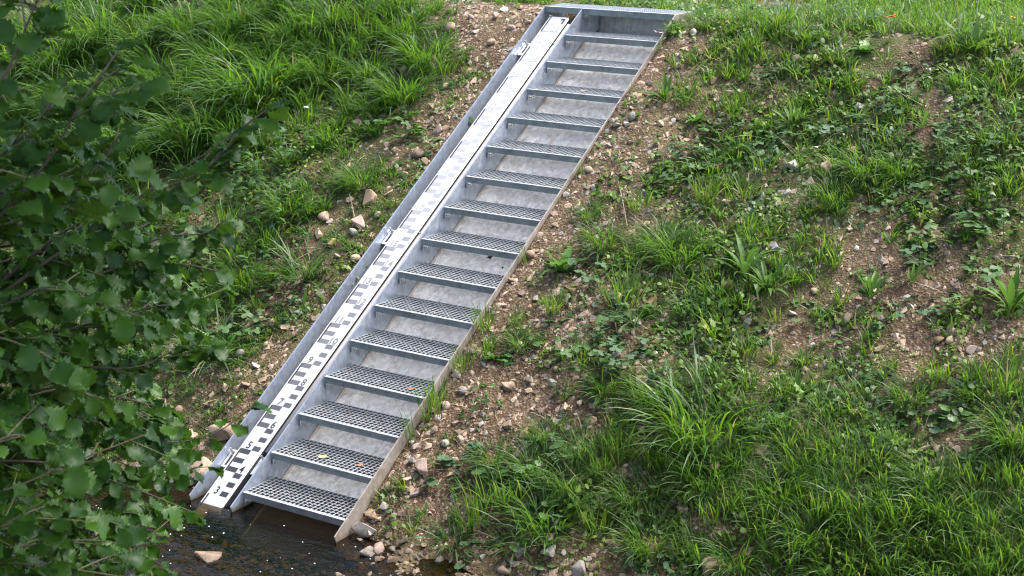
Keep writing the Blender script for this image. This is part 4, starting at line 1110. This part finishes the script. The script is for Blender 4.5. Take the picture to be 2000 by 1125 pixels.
setp(link('leafy_weeds', mesh_np('leafy_weeds', V, T, M['grass'], tc_)), 'low leafy weeds mixed through the grass of the bank', None, None, 'stuff')

# dry straw lying about
def straw():
    n = 4800
    x = rng.uniform(-4, 5, n); y = rng.uniform(0.1, 4.6, n)
    k = ~in_stair(x, y, 0.12)
    x, y = x[k], y[k]; n = len(x)
    P = np.stack([x, y, ground(x, y) + 0.008], 1)
    V, T, nv = ribbons(P, rng.uniform(0, 6.28, n), rng.uniform(0.05, 0.26, n), rng.uniform(0.0018, 0.0035, n), rng.uniform(0.9, 1.5, n), rng.uniform(-0.2, 0.7, n), 4)
    col = np.array([(0.34, 0.26, 0.15), (0.25, 0.18, 0.11), (0.42, 0.35, 0.22)])[rng.integers(0, 3, n)]
    return V, T, np.repeat(col, nv, 0)
V, T, tc_ = straw()
setp(link('dry_straw', mesh_np('dry_straw', V, T, M['gravel'], tc_)), 'dry straw and dead stalks scattered on the soil', None, None, 'stuff')

# ------------------------------------------------------------------ broad leaved plants
def strip_leaf(name, material, L, wmax, arch, fold=0.25, seg=7, profile=None, wavy=0.0, jag=0.0, seed=0):
    """leaf along +Y from the origin, rising and arching; V-folded along the midrib"""
    rr = random.Random(seed)
    V, F = [], []
    th = 0.0
    y = z = 0.0
    prof = profile or (lambda t: math.sin(math.pi * min(1, t ** 0.8)) ** 0.9)
    for i in range(seg + 1):
        t = i / seg
        w = max(0.0008, wmax * 0.5 * prof(t))
        if jag and 0 < i < seg:
            w *= 1 + jag * (1 if i % 2 else -1)
        wz = fold * w + wavy * w * math.sin(i * 2.1 + seed)
        V += [(-w, y, z + wz), (0, y, z), (w, y, z + fold * w - wavy * w * math.sin(i * 1.7 + seed))]
        th = -arch * (t ** 1.2)
        y += L / seg * math.cos(th)
        z += L / seg * math.sin(th)
    for i in range(seg):
        a_ = 3 * i
        F += [(a_, a_ + 1, a_ + 4, a_ + 3), (a_ + 1, a_ + 2, a_ + 5, a_ + 4)]
    me = bpy.data.meshes.new(name)
    me.from_pydata(V, [], F)
    me.polygons.foreach_set('use_smooth', np.ones(len(F), bool))
    me.materials.append(material)
    return me
def fan_leaf(name, material, rfun, n=26, cup=0.25, stalk=0.0, pleat=0.0):
    """leaf outline r(phi) around a centre at distance 1 stalk along +Y"""
    V = [(0, stalk, 0)]
    for i in range(n):
        p = 2 * math.pi * i / n
        r_ = rfun(p)
        x_, y_ = r_ * math.sin(p), r_ * math.cos(p)
        V.append((x_, stalk + y_, -cup * r_ * r_ + pleat * math.cos(p * 5) * r_))
    F = [(0, 1 + i, 1 + (i + 1) % n) for i in range(n)]
    # stalk
    b_ = len(V)
    V += [(-0.03, -0.05 + stalk * 0.0, -0.30), (0.03, -0.05, -0.30), (0.03, stalk, -0.02), (-0.03, stalk, -0.02)]
    F.append((b_, b_ + 1, b_ + 2, b_ + 3))
    me = bpy.data.meshes.new(name)
    me.from_pydata(V, [], F)
    me.polygons.foreach_set('use_smooth', np.ones(len(F), bool))
    me.materials.append(material)
    return me
PL = [strip_leaf('leaf', M['plantain'], 1.0, w, a_, 0.35, 8, lambda t: (math.sin(math.pi * min(1, max(0, (t - .08) / .92)) ** 1.1) ** 1.1) * .95 + .10 * (1 - t), 0.1, 0, s)
      for s, (w, a_) in enumerate([(0.12, 0.7), (0.10, 1.1), (0.135, 0.4), (0.11, 1.5)])]
ST = [strip_leaf('leaf', M['bright'], 1.0, w, a_, 0.15, 12, lambda t: math.sin(math.pi * min(1, .12 + .88 * t)) ** .7, 0.3, 0.22, s)
      for s, (w, a_) in enumerate([(0.30, 0.9), (0.26, 1.3), (0.32, 0.6)])]
NE = [strip_leaf('leaf', M['nettle'], 1.0, w, a_, 0.2, 12, lambda t: (math.sin(math.pi * t ** .62) ** .9), 0.1, 0.12, s)
      for s, (w, a_) in enumerate([(0.56, 0.7), (0.50, 1.1), (0.62, 0.5)])]
def palm(p):
    q = abs(((p + math.pi) % (2 * math.pi)) - math.pi)
    if q > 2.55:
        return 0.18
    return 0.42 + 0.58 * abs(math.cos(q * 2.5 / 2.0 * 1.25)) ** 1.2
LO = [fan_leaf('leaf', M[m_], palm, 30, c_, 0.9, 0.05) for m_, c_ in (('herb', 0.25), ('herb', 0.05), ('blueherb', 0.15))]
def kidney(p):
    q = abs(((p + math.pi) % (2 * math.pi)) - math.pi)
    return (0.95 + 0.06 * math.cos(p * 11)) if q < 2.7 else 0.35
RO = [fan_leaf('leaf', M[m_], kidney, 24, c_, 0.8, 0.04) for m_, c_ in (('herb', 0.15), ('bright', 0.22), ('blueherb', -0.12))]
pr_ = random.Random(17)
def lmat4(az, pitch, roll, s, pos=(0, 0, 0)):
    return Matrix.Translation(pos) @ Matrix.Rotation(az, 4, 'Z') @ Matrix.Rotation(pitch, 4, 'X') @ Matrix.Rotation(roll, 4, 'Y') @ Matrix.Scale(s, 4)
def base(name, x, y, label, cat, group):
    o = link(name, None, None, Matrix.Translation((x, y, g1(x, y) - 0.004)))
    return setp(o, label, cat, group)
def fix_xy(x, y, m_=0.06):
    if in_stair(np.array(x), np.array(y), m_):
        x = WID + 0.012 + m_ if x > 0.3 else -0.345 - m_
    return x, y
def lab2(words, x, y):
    for w in words:
        l_ = place_label(w, x, y)
        if l_:
            return l_
    return None

for (x, y, h) in PLANTAIN:
    x, y = fix_xy(x, y, 0.05)
    big = h > 0.24
    lab = lab2([('large ' if big else 'small ') + 'ribwort plantain rosette', 'lance leaved plantain'], x, y)
    if not lab:
        continue
    o = base('plantain_plant', x, y, lab, 'plantain plant', 'plantain rosettes on the bank')
    n = 20 if big else 12
    for i in range(n):
        az = 2 * math.pi * i / n * 1.618 * 2 + pr_.uniform(-.3, .3)
        link('leaf', pr_.choice(PL), o, lmat4(az, pr_.uniform(0.45, 1.35), pr_.uniform(-.3, .3), h * pr_.uniform(0.50, 0.95)))
    if big:
        for i in range(2):
            a_ = pr_.uniform(0, 6.28); hh = h * pr_.uniform(1.0, 1.4)
            tip = (0.12 * math.cos(a_), 0.12 * math.sin(a_), hh)
            MB().tube([(0, 0, 0), (tip[0] * .4, tip[1] * .4, hh * .55), tip], 0.0016, 5).tube([tip, (tip[0] * 1.06, tip[1] * 1.06, hh + 0.022)], 0.004, 6).obj('flower_stalk', M['stalk'], o)
for (x, y, h) in SOWTHISTLE:
    x, y = fix_xy(x, y, 0.10)
    lab = lab2(['bright jagged leaved rosette', 'pale green thistle rosette'], x, y)
    if not lab:
        continue
    o = base('thistle_plant', x, y, lab, 'rosette plant', 'jagged leaved rosettes')
    for i in range(12):
        link('leaf', pr_.choice(ST), o, lmat4(i * 2.4 + pr_.uniform(-.3, .3), pr_.uniform(0.25, 1.2), pr_.uniform(-.3, .3), h * pr_.uniform(0.5, 0.75)))
for (x, y, h) in LOBED:
    x, y = fix_xy(x, y, 0.08)
    blue = pr_.random() < 0.35
    lab = lab2([('bluish ' if blue else 'green ') + 'lobed leaved herb', 'clump of stalked lobed leaves', 'low lobed herb'], x, y)
    if not lab:
        continue
    o = base('lobed_herb', x, y, lab, 'herb', 'lobed leaved herbs on the bank')
    n = 14 if h > 0.16 else 9
    for i in range(n):
        az = pr_.uniform(0, 6.28); rad = h * pr_.uniform(0.08, 0.55); zz = h * pr_.uniform(0.10, 0.55)
        px, py = rad * math.sin(-az), rad * math.cos(az)
        s = h * pr_.uniform(0.13, 0.23)
        link('leaf', LO[2] if blue else pr_.choice(LO[:2]), o, lmat4(az, pr_.uniform(-.5, .35), pr_.uniform(-.4, .4), s, (px, py, zz + py * SL * 0.8)))
    sm = MB()
    for i in range(4):
        a_ = pr_.uniform(0, 6.28); rr = h * pr_.uniform(.15, .45)
        ey = rr * math.sin(a_)
        sm.tube([(0, 0, 0), (rr * .4 * math.cos(a_), ey * .4, h * .25), (rr * math.cos(a_), ey, h * .38 + ey * SL * .8)], 0.0016, 4)
    sm.obj('stalks', M['stalk'], o)
for (x, y, h) in ROUND:
    x, y = fix_xy(x, y, 0.08)
    k = pr_.choice([0, 0, 1, 2])
    lab = lab2([['green', 'bright green', 'grey green'][k] + ' rounded leaved herb', 'patch of kidney shaped leaves', 'low round leaved plant'], x, y)
    if not lab:
        continue
    o = base('round_leaf_herb', x, y, lab, 'herb', 'round leaved herbs on the bank')
    n = 12 if h > 0.17 else 7
    for i in range(n):
        az = pr_.uniform(0, 6.28); rad = h * pr_.uniform(0.1, 0.65); zz = h * pr_.uniform(0.06, 0.40)
        px, py = rad * math.sin(-az), rad * math.cos(az)
        link('leaf', RO[k], o, lmat4(az, pr_.uniform(-.35, .45), pr_.uniform(-.35, .35), h * pr_.uniform(0.11, 0.22), (px, py, zz + py * SL * 0.8)))
def leafy_stem(o, h, n, leaf_list, s0, s1, lean=0.15, pairs=True, rad=0.0025):
    a_ = pr_.uniform(0, 6.28)
    tip = Vector((lean * h * math.cos(a_), lean * h * math.sin(a_), h))
    MB().tube([(0, 0, 0), tuple(tip * 0.5 + Vector((0, 0, 0.02 * h))), tuple(tip)], [rad, rad * .8, rad * .4], 5).obj('stem', M['stalk'], o)
    for i in range(n):
        t = 0.2 + 0.8 * (i + 1) / n
        p = tip * t
        s = h * (s0 * (1 - t) + s1 * t)
        for q in ((0, math.pi) if pairs else (0,)):
            link('leaf', pr_.choice(leaf_list), o, lmat4(i * (1.57 if pairs else 2.4) + q + pr_.uniform(-.3, .3), pr_.uniform(-0.1, 0.5), pr_.uniform(-.3, .3), s * pr_.uniform(.8, 1.15), tuple(p)))
for (x, y, h) in NETTLE:
    x, y = fix_xy(x, y, 0.10)
    lab = lab2(['dark toothed nettle', 'leafy nettle stem'], x, y)
    if not lab:
        continue
    o = base('nettle_plant', x, y, lab, 'nettle', 'nettles on the bank')
    leafy_stem(o, h, 6, NE, 0.34, 0.20, 0.25)
for (x, y, h) in STEMS:
    lab = lab2(['tall thin weed', 'slender upright weed stalk'], x, y)
    if not lab:
        continue
    o = base('tall_weed', x, y, lab, 'weed', 'tall thin weeds on the right of the bank')
    for j in range(3):
        leafy_stem(o, h * pr_.uniform(.7, 1), 9, NE, 0.10, 0.03, 0.22, False, 0.0018)
# flowers
petal = strip_leaf('petal', M['petal_violet'], 1.0, 0.7, 0.5, 0.2, 4)
def flower(x, y, h, colname, word, name='wild_flower'):
    lab = lab2([word], x, y)
    if not lab:
        return
    o = base(name, x, y, lab, 'flower', 'wild flowers on the bank')
    leafy_stem(o, h, 3, NE, 0.30, 0.18, 0.1, True, 0.0015)
    pm = strip_leaf('petal', M['petal_' + colname], 1.0, 0.8, 0.6, 0.2, 4)
    top = (0, 0, h)
    for i in range(6):
        link('petal', pm, o, lmat4(i * 1.047, pr_.uniform(0.1, 0.7), 0, 0.040 if colname in ('red', 'pink') else 0.024, top))
for (x, y, s) in PHACELIA:
    lab = lab2(['pale violet flower head', 'lilac flower head', 'violet bloom', 'lilac bloom'], x, y)
    if not lab:
        continue
    h = 0.22 + 0.05 * pr_.random()
    o = base('violet_flower', x, y, lab, 'flower', 'violet flowers near the top of the bank')
    leafy_stem(o, h, 4, NE, 0.28, 0.15, 0.1, True, 0.0018)
    for i in range(14):
        link('petal', petal, o, lmat4(i * 2.4, pr_.uniform(-0.2, 1.4), 0, 0.034, (0, 0, h)))
WORDS = {'red': 'orange red poppy flower', 'yellow': 'yellow orange flower', 'pink': 'pale pink mallow flower', 'white': 'tiny white flower'}
for (x, y, s, cname) in FLOWER:
    x, y = fix_xy(x, y, 0.03)
    flower(x, y, 0.16 if cname != 'red' else 0.17, cname, WORDS[cname])

# blades that lean over the stair edge
def lone_blades(x, y, n, H, lab):
    az = np.array([pr_.uniform(2.4, 4.0) for _ in range(n)])
    P = np.array([(x + pr_.uniform(-.03, .03), y + pr_.uniform(-.04, .04), g1(x, y)) for _ in range(n)])
    V, T, nv = ribbons(P, az, H * np.array([pr_.uniform(.6, 1.2) for _ in range(n)]), np.full(n, 0.006), np.full(n, 0.15), np.array([pr_.uniform(.2, 1.1) for _ in range(n)]), 6)
    o = link('grass_tuft', mesh_np('grass_tuft', V, T, M['grass'], np.repeat(gcol(n, MIXES['u']), nv, 0)))
    setp(o, lab, 'grass tussock', 'grass tussocks on the bank')
lone_blades(0.845, 0.60, 12, 0.24, 'few long grass blades leaning over the right side plate near the third tread')
lone_blades(0.850, 1.36, 5, 0.18, 'pair of bent grass blades arching onto the right side plate halfway down')
lone_blades(0.840, 0.83, 9, 0.17, 'short bright grass blades against the right side plate near the fourth tread')

lone_blades(0.850, 1.85, 10, 0.15, 'small grass tuft hanging over the right side plate near the seventh tread')
lone_blades(0.845, 2.55, 8, 0.13, 'wispy grass tuft leaning on the right side plate near the tenth tread')
lone_blades(0.850, 3.25, 9, 0.14, 'short grass tuft bent over the right side plate near the twelfth tread')
lone_blades(0.850, 3.85, 14, 0.15, 'thick grass tuft brushing the right side plate just below the landing')
# ------------------------------------------------------------------ fallen leaves on the treads
def fallen(x, k, yy, s, material, lab, rot):
    me = fan_leaf('fallen_leaf', material, lambda p: 0.75 + 0.25 * math.cos(p) + 0.05 * math.cos(9 * p), 20, 0.2, 0.0)
    me.transform(Matrix.Translation((0, 0, 0.05)))
    y = k * GO + yy
    o = link('fallen_leaf', me, None, Matrix.Translation((x, y, k * RISE + 0.006)) @ Matrix.Rotation(rot, 4, 'Z') @ Matrix.Diagonal((s, s * 1.3, s, 1)))
    setp(o, lab, 'fallen leaf', 'fallen leaves on the treads')
fallen(0.33, 1, 0.11, 0.034, M['yellowleaf'], 'yellow green fallen leaf on the second lowest tread', 1.2)
fallen(0.60, 1, 0.12, 0.024, M['brownleaf'], 'reddish brown fallen leaf on the second lowest tread', 0.4)
fallen(0.40, 12, 0.16, 0.026, M['paleleaf'], 'pale curled leaf on the third tread below the landing', 2.0)
fallen(0.46, 10, 0.12, 0.018, M['brownleaf'], 'small brown leaf on a tread in the upper half', 0.9)
fallen(0.62, 3, 0.10, 0.020, M['brownleaf'], 'dark shrivelled leaf near the front of the fourth lowest tread', 2.4)
def litter():
    V, T, C_ = [], [], []
    lr = random.Random(44)
    for k in range(15):
        for q in range(lr.randint(5, 14)):
            x = lr.uniform(0.02, WID - 0.02); y = k * GO + lr.uniform(0.03, 0.28)
            s = lr.uniform(0.003, 0.009); a_ = lr.uniform(0, 6.28); z = k * RISE + 0.003
            b_ = len(V)
            l_ = lr.uniform(1.0, 2.6)
            for u_, w_ in ((-l_, 0), (0, -.7), (l_, 0), (0, .7)):
                V.append((x + s * (u_ * math.cos(a_) - w_ * math.sin(a_)), y + s * (u_ * math.sin(a_) + w_ * math.cos(a_)), z + abs(w_) * s * .6))
            T += [(b_, b_ + 1, b_ + 2), (b_, b_ + 2, b_ + 3)]
            C_ += [lr.choice([(0.10, 0.06, 0.035), (0.22, 0.15, 0.08), (0.06, 0.04, 0.025), (0.28, 0.24, 0.12)])] * 4
    return V, T, C_
V, T, tc_ = litter()
setp(link('leaf_litter', mesh_np('leaf_litter', V, T, M['gravel'], np.array(tc_))), 'crumbs of soil and leaf litter lying on the grated treads', None, None, 'stuff')
# green leaf caught on the channel plate
o = link('fallen_leaf', fan_leaf('fallen_leaf', M['herb'], kidney, 20, 0.2, 0.0), None, Matrix.Translation((-0.330, 2.96, SL * 2.96 - 0.06)) @ Matrix.Rotation(1.3, 4, 'Y') @ Matrix.Scale(0.04, 4))
setp(o, 'dark green leaf stuck to the inner face of the channel plate', 'fallen leaf')

# dry twigs
for (x, y, L, az, lab) in [(-0.95, 1.55, 0.30, 0.9, 'thin dry twig lying on soil left of the gauge channel'), (2.05, 1.15, 0.22, 1.1, 'short dry twig on gravel in the middle of the right bank'),
                           (3.25, 1.25, 0.75, -0.25, 'long dry stalk lying across stones at the right edge'), (1.35, 2.3, 0.4, 2.2, 'bent dry stalk on the gravel right of the stairs'), (-0.62, 1.95, 0.35, 2.3, 'pale dead stem slanting over stones beside the channel')]:
    pts = []
    for i in range(6):
        t = i / 5
        xx = x + L * t * math.cos(az); yy = y + L * t * math.sin(az) * 0.85
        pts.append((xx, yy, g1(xx, yy) + 0.02 + 0.02 * math.sin(t * 3.1)))
    o = MB().tube(pts, [0.004, 0.004, 0.0035, 0.003, 0.0025, 0.0015], 6).obj('dry_twig', M['deadtwig'])
    setp(o, lab, 'twig', 'dry twigs on the bank')

# foam flecks on the water
fm = MB()
fr_ = random.Random(8)
for i in range(85):
    x, y = fr_.uniform(-0.9, 1.2), fr_.uniform(-1.3, 0.05)
    if g1(x, y) > WATER - 0.02:
        continue
    s = fr_.uniform(0.002, 0.0055)
    fm.tube([(x, y, WATER + 0.0005), (x, y, WATER + 0.003)], [s, s * .6], 6)
setp(fm.obj('foam', M['foam']), 'white foam flecks drifting on the dark water', None, None, 'stuff')

# ------------------------------------------------------------------ alder tree
def alder_leaf_mesh(name, seed, bend):
    """obovate toothed leaf, pleated along its side veins, edges waved and curled"""
    rr = random.Random(seed)
    n = 14
    V, F = [], []
    prof = [0.03, 0.10, 0.18, 0.25, 0.305, 0.345, 0.375, 0.395, 0.405, 0.40, 0.38, 0.335, 0.265, 0.16, 0.03]
    sideb = rr.uniform(-0.12, 0.12)
    for i in range(n + 1):
        t = i / n
        w = prof[i] * rr.uniform(0.94, 1.06)
        if 0 < i < n:
            w *= 1 + (0.10 if i % 2 else -0.10)
        pl = 0.046 * (1 if i % 2 else -1)
        wav = 0.08 * math.sin(t * 9 + seed * 2.1); wav2 = 0.08 * math.sin(t * 8 + seed * 1.3 + 1.5)
        z = -bend * t * t
        x0 = sideb * t * t
        fold = 0.30
        for s_, wv in ((-1, wav), (-.55, wav * .4), (0, 0), (.55, wav2 * .4), (1, wav2)):
            a_ = abs(s_)
            curl = -0.22 * max(0, a_ - .5) * w * (1 if bend > .1 else -0.4)
            V.append((x0 + s_ * w, t + 0.20 * a_ * w * (1 - t) - (0.05 if i == n and a_ == 0 else 0), z + fold * a_ * w + pl * (a_ ** .7) * (1 if a_ else 0) + wv * a_ + curl))
    for i in range(n):
        for k in range(4):
            a_ = 5 * i + k
            F.append((a_, a_ + 1, a_ + 6, a_ + 5))
    b_ = len(V)
    V += [(-0.012, -0.25, 0.04), (0.012, -0.25, 0.04), (0.012, 0.02, 0), (-0.012, 0.02, 0)]
    F.append((b_, b_ + 1, b_ + 2, b_ + 3))
    me = bpy.data.meshes.new(name)
    me.from_pydata(V, [], F)
    me.polygons.foreach_set('use_smooth', np.ones(len(F), bool))
    me.materials.append(M['alder'])
    return me
AL = [alder_leaf_mesh('leaf', i, b) for i, b in enumerate((0.05, 0.22, 0.40, 0.12, 0.30, 0.16))]
ar = random.Random(23)
tree = link('alder_tree', None, None, Matrix.Translation((1.9, -4.9, g1(1.9, -4.9) - 0.05)))
setp(tree, 'alder with dark green toothed leaves overhanging the stream on the left', 'tree')
inv = tree.matrix_basis.inverted()
org = Vector((1.9, -4.9, g1(1.9, -4.9)))
crownbase = Vector((1.75, -4.75, 2.4))
tk = MB()
tk.tube([inv @ org, inv @ (org * .5 + crownbase * .5 + Vector((.05, -.03, 0))), inv @ crownbase, inv @ Vector((1.5, -4.3, 5.2)), inv @ Vector((1.2, -3.6, 8.0))], [0.13, 0.11, 0.10, 0.07, 0.03], 12)
tk.obj('trunk', M['bark'], tree, smooth=True)
leaves = []   # (matrix, meshindex, distance, u, v)
camM = Euler(CAM_ROT).to_matrix()
camL = Vector(CAM_LOC)
view_back = camM @ Vector((0, 0, 1))
def add_leaf(p, d, size):
    up = Vector((ar.gauss(0, .42) + 0.12, ar.gauss(0, .42) - 0.18, 1.0))
    y_ = d.normalized()
    z_ = (up - y_ * up.dot(y_)).normalized()
    x_ = y_.cross(z_)
    mt = Matrix(((x_.x, y_.x, z_.x, p.x), (x_.y, y_.y, z_.y, p.y), (x_.z, y_.z, z_.z, p.z), (0, 0, 0, 1))) @ Matrix.Diagonal((size, size, size, 1))
    q = camM.transposed() @ (p - camL)
    u = 1000 + 3167.4 * q.x / -q.z; v = 562.5 - 3167.4 * q.y / -q.z
    leaves.append((mt, ar.randrange(6), -q.z, u, v))
def catmull(pts, n):
    out = []
    P_ = [pts[0] * 2 - pts[1]] + pts + [pts[-1] * 2 - pts[-2]]
    for i in range(1, len(P_) - 2):
        for k in range(n):
            t = k / n
            a_, b_, c_, d_ = P_[i - 1], P_[i], P_[i + 1], P_[i + 2]
            out.append(0.5 * ((2 * b_) + (c_ - a_) * t + (2 * a_ - 5 * b_ + 4 * c_ - d_) * t * t + (3 * b_ - a_ - 3 * c_ + d_) * t ** 3))
    out.append(pts[-1])
    return out
def shoot(pts, bm_tw, leafy_from, step, size, twigs=True, twig_to=1.0):
    n = len(pts)
    acc = 0.0
    tw = 0.0
    side = 1
    tot = sum((pts[i + 1] - pts[i]).length for i in range(n - 1))
    run = 0.0
    for i in range(n - 1):
        seg_ = pts[i + 1] - pts[i]
        L = seg_.length
        d = seg_.normalized()
        run += L; acc += L; tw += L
        f = run / tot
        if f > leafy_from and acc > step:
            acc = 0
            side = -side
            s_ = d.cross(Vector((0, 0, 1))).normalized() * side
            dd = (d * ar.uniform(0.2, 1.0) + s_ * ar.uniform(0.4, 1.2) + Vector((0, 0, ar.uniform(-1.0, 0.2))))
            add_leaf(pts[i + 1] + dd.normalized() * 0.012, dd, size * ar.uniform(0.6, 1.15))
        if twigs and 0.2 < f < twig_to and tw > 0.052:
            tw = 0
            s_ = d.cross(Vector((0, 0, 1))).normalized() * ar.choice((-1, 1))
            l_ = ar.uniform(0.10, 0.36) * (1.15 - 0.7 * f)
            e0 = (d * ar.uniform(0.5, 1.0) + s_ * ar.uniform(0.4, 1.0) + Vector((0, 0, ar.uniform(-0.5, 0.35)))).normalized()
            p0 = pts[i + 1]
            tp = [p0 + e0 * (l_ * k / 8) + Vector((0, 0, -0.05 * l_ * (k / 8) ** 2)) for k in range(9)]
            bm_tw.tube([inv @ q for q in tp[::2]], [0.0030, 0.0026, 0.0022, 0.0018, 0.0012], 4)
            shoot(tp, bm_tw, 0.06, 0.030, size, False)
    # end leaf
    add_leaf(pts[-1], (pts[-1] - pts[-2]) + Vector((0, 0, -0.005)), size)
for li, pl in enumerate(LIMBS):
    pts = [Vector(p) for p in pl]
    sm = catmull(pts, 14)
    st = [crownbase + Vector((ar.uniform(-.05, .05), ar.uniform(-.05, .05), ar.uniform(-1.1, 1.5)))]
    mid = (st[0] + pts[0]) * 0.5 + Vector((0, 0, 0.08))
    path = catmull([st[0], mid, pts[0]], 18)[:-1] + sm
    n = len(path)
    b_ = MB()
    b_.tube([inv @ p for p in path], [max(0.0025, 0.0125 * (1 - i / n) ** 1.2) for i in range(n)], 6)
    tmb = MB()
    shoot(path, tmb, 0.22, 0.034, 0.073, True, 0.82 if li in (2, 3, 5, 6) else 1.0)
    lo = b_.obj('branch', M['bark'], tree, smooth=True)
    if tmb.v:
        tmb.obj('twigs', M['twig'], lo, smooth=True)['kind'] = 'stuff'
# the largest 300 leaves in view are parts, the others one mass
inview = [l for l in leaves if -40 < l[3] < 2000 and -40 < l[4] < 1165]
inview.sort(key=lambda l: l[2] / l[0].to_scale()[0])
big = set(id(l) for l in inview[:300])
for l in leaves:
    if id(l) in big:
        link('leaf', AL[l[1]], tree, inv @ l[0])
rest = [l for l in leaves if id(l) not in big]
LV = []; LT = []
base_arr = []
for me in AL:
    me.calc_loop_triangles()
    vv = np.empty(len(me.vertices) * 3); me.vertices.foreach_get('co', vv)
    tt = np.empty(len(me.loop_triangles) * 3, np.int32); me.loop_triangles.foreach_get('vertices', tt)
    base_arr.append((vv.reshape(-1, 3), tt.reshape(-1, 3)))
off = 0
tcs = []
for l in rest:
    vv, tt = base_arr[l[1]]
    m_ = np.array(inv @ l[0])
    LV.append(vv @ m_[:3, :3].T + m_[:3, 3]); LT.append(tt + off); off += len(vv)
    f = ar.random()
    tcs.append(np.tile((np.array((0.017, 0.060, 0.008)) * (1 - f) + np.array((0.068, 0.160, 0.017)) * f), (len(vv), 1)))
# unseen upper crown given to the tree, clusters placed to block sun and sky
def unseen_canopy(n):
    c = np.array([(1.0, -3.0, 6.6), (-1.5, -3.6, 5.8), (3.2, -3.6, 7.0), (-3.2, -2.4, 5.6), (0.2, -1.6, 7.2), (4.3, -2.3, 6.6), (3.6, -3.0, 5.6), (2.2, -1.4, 6.6), (-1.2, -1.3, 6.0)])
    w = np.array([2.2, 1.8, 2.0, 1.8, 1.6, 1.9, 1.5, 1.7, 1.7])
    k = rng.integers(0, len(c), n)
    p = rng.normal(size=(n, 3)); p /= np.linalg.norm(p, axis=1)[:, None]
    p = c[k] + p * (w[k] * rng.random(n) ** 0.4)[:, None] * np.array([1, .8, .45])
    s = rng.uniform(0.08, 0.17, n)
    a_ = rng.normal(size=(n, 3)); a_[:, 2] *= 0.4; a_ /= np.linalg.norm(a_, axis=1)[:, None]
    b_ = np.cross(a_, rng.normal(size=(n, 3)) * .4 + np.array([0, 0, 1])); b_ /= np.linalg.norm(b_, axis=1)[:, None]
    V = np.stack([p - a_ * s[:, None], p + b_ * s[:, None] * .8, p + a_ * s[:, None], p - b_ * s[:, None] * .8], 1)
    m_ = np.array(inv)
    V = V.reshape(-1, 3) @ m_[:3, :3].T + m_[:3, 3]
    T = np.array([(0, 1, 2), (0, 2, 3)])[None] + (np.arange(n) * 4)[:, None, None]
    return V, T.reshape(-1, 3), np.tile((0.035, 0.09, 0.02), (n * 4, 1))
V, T, c_ = unseen_canopy(4600)
LV.append(V); LT.append(T + off); tcs.append(c_)
M['alder_mass'] = m_leaf('alder_foliage', (0, 0, 0), (0, 0, 0), (0.03, 0.065, 0.02), 0.34, 0.42, attr=True, spec=0.36)
fo = link('foliage', mesh_np('foliage', np.concatenate(LV), np.concatenate(LT), M['alder_mass'], np.concatenate(tcs)), tree)  # also holds the unseen added crown
fo['kind'] = 'stuff'
print('SKIP', len(SKIP), SKIP[:12])
print('LEAVES', len(leaves), 'inview', len(inview), 'stones', len(placed), 'tussocks', len(tuss), 'tris', sum(len(o.data.polygons) for o in COL.objects if o.type == 'MESH'))
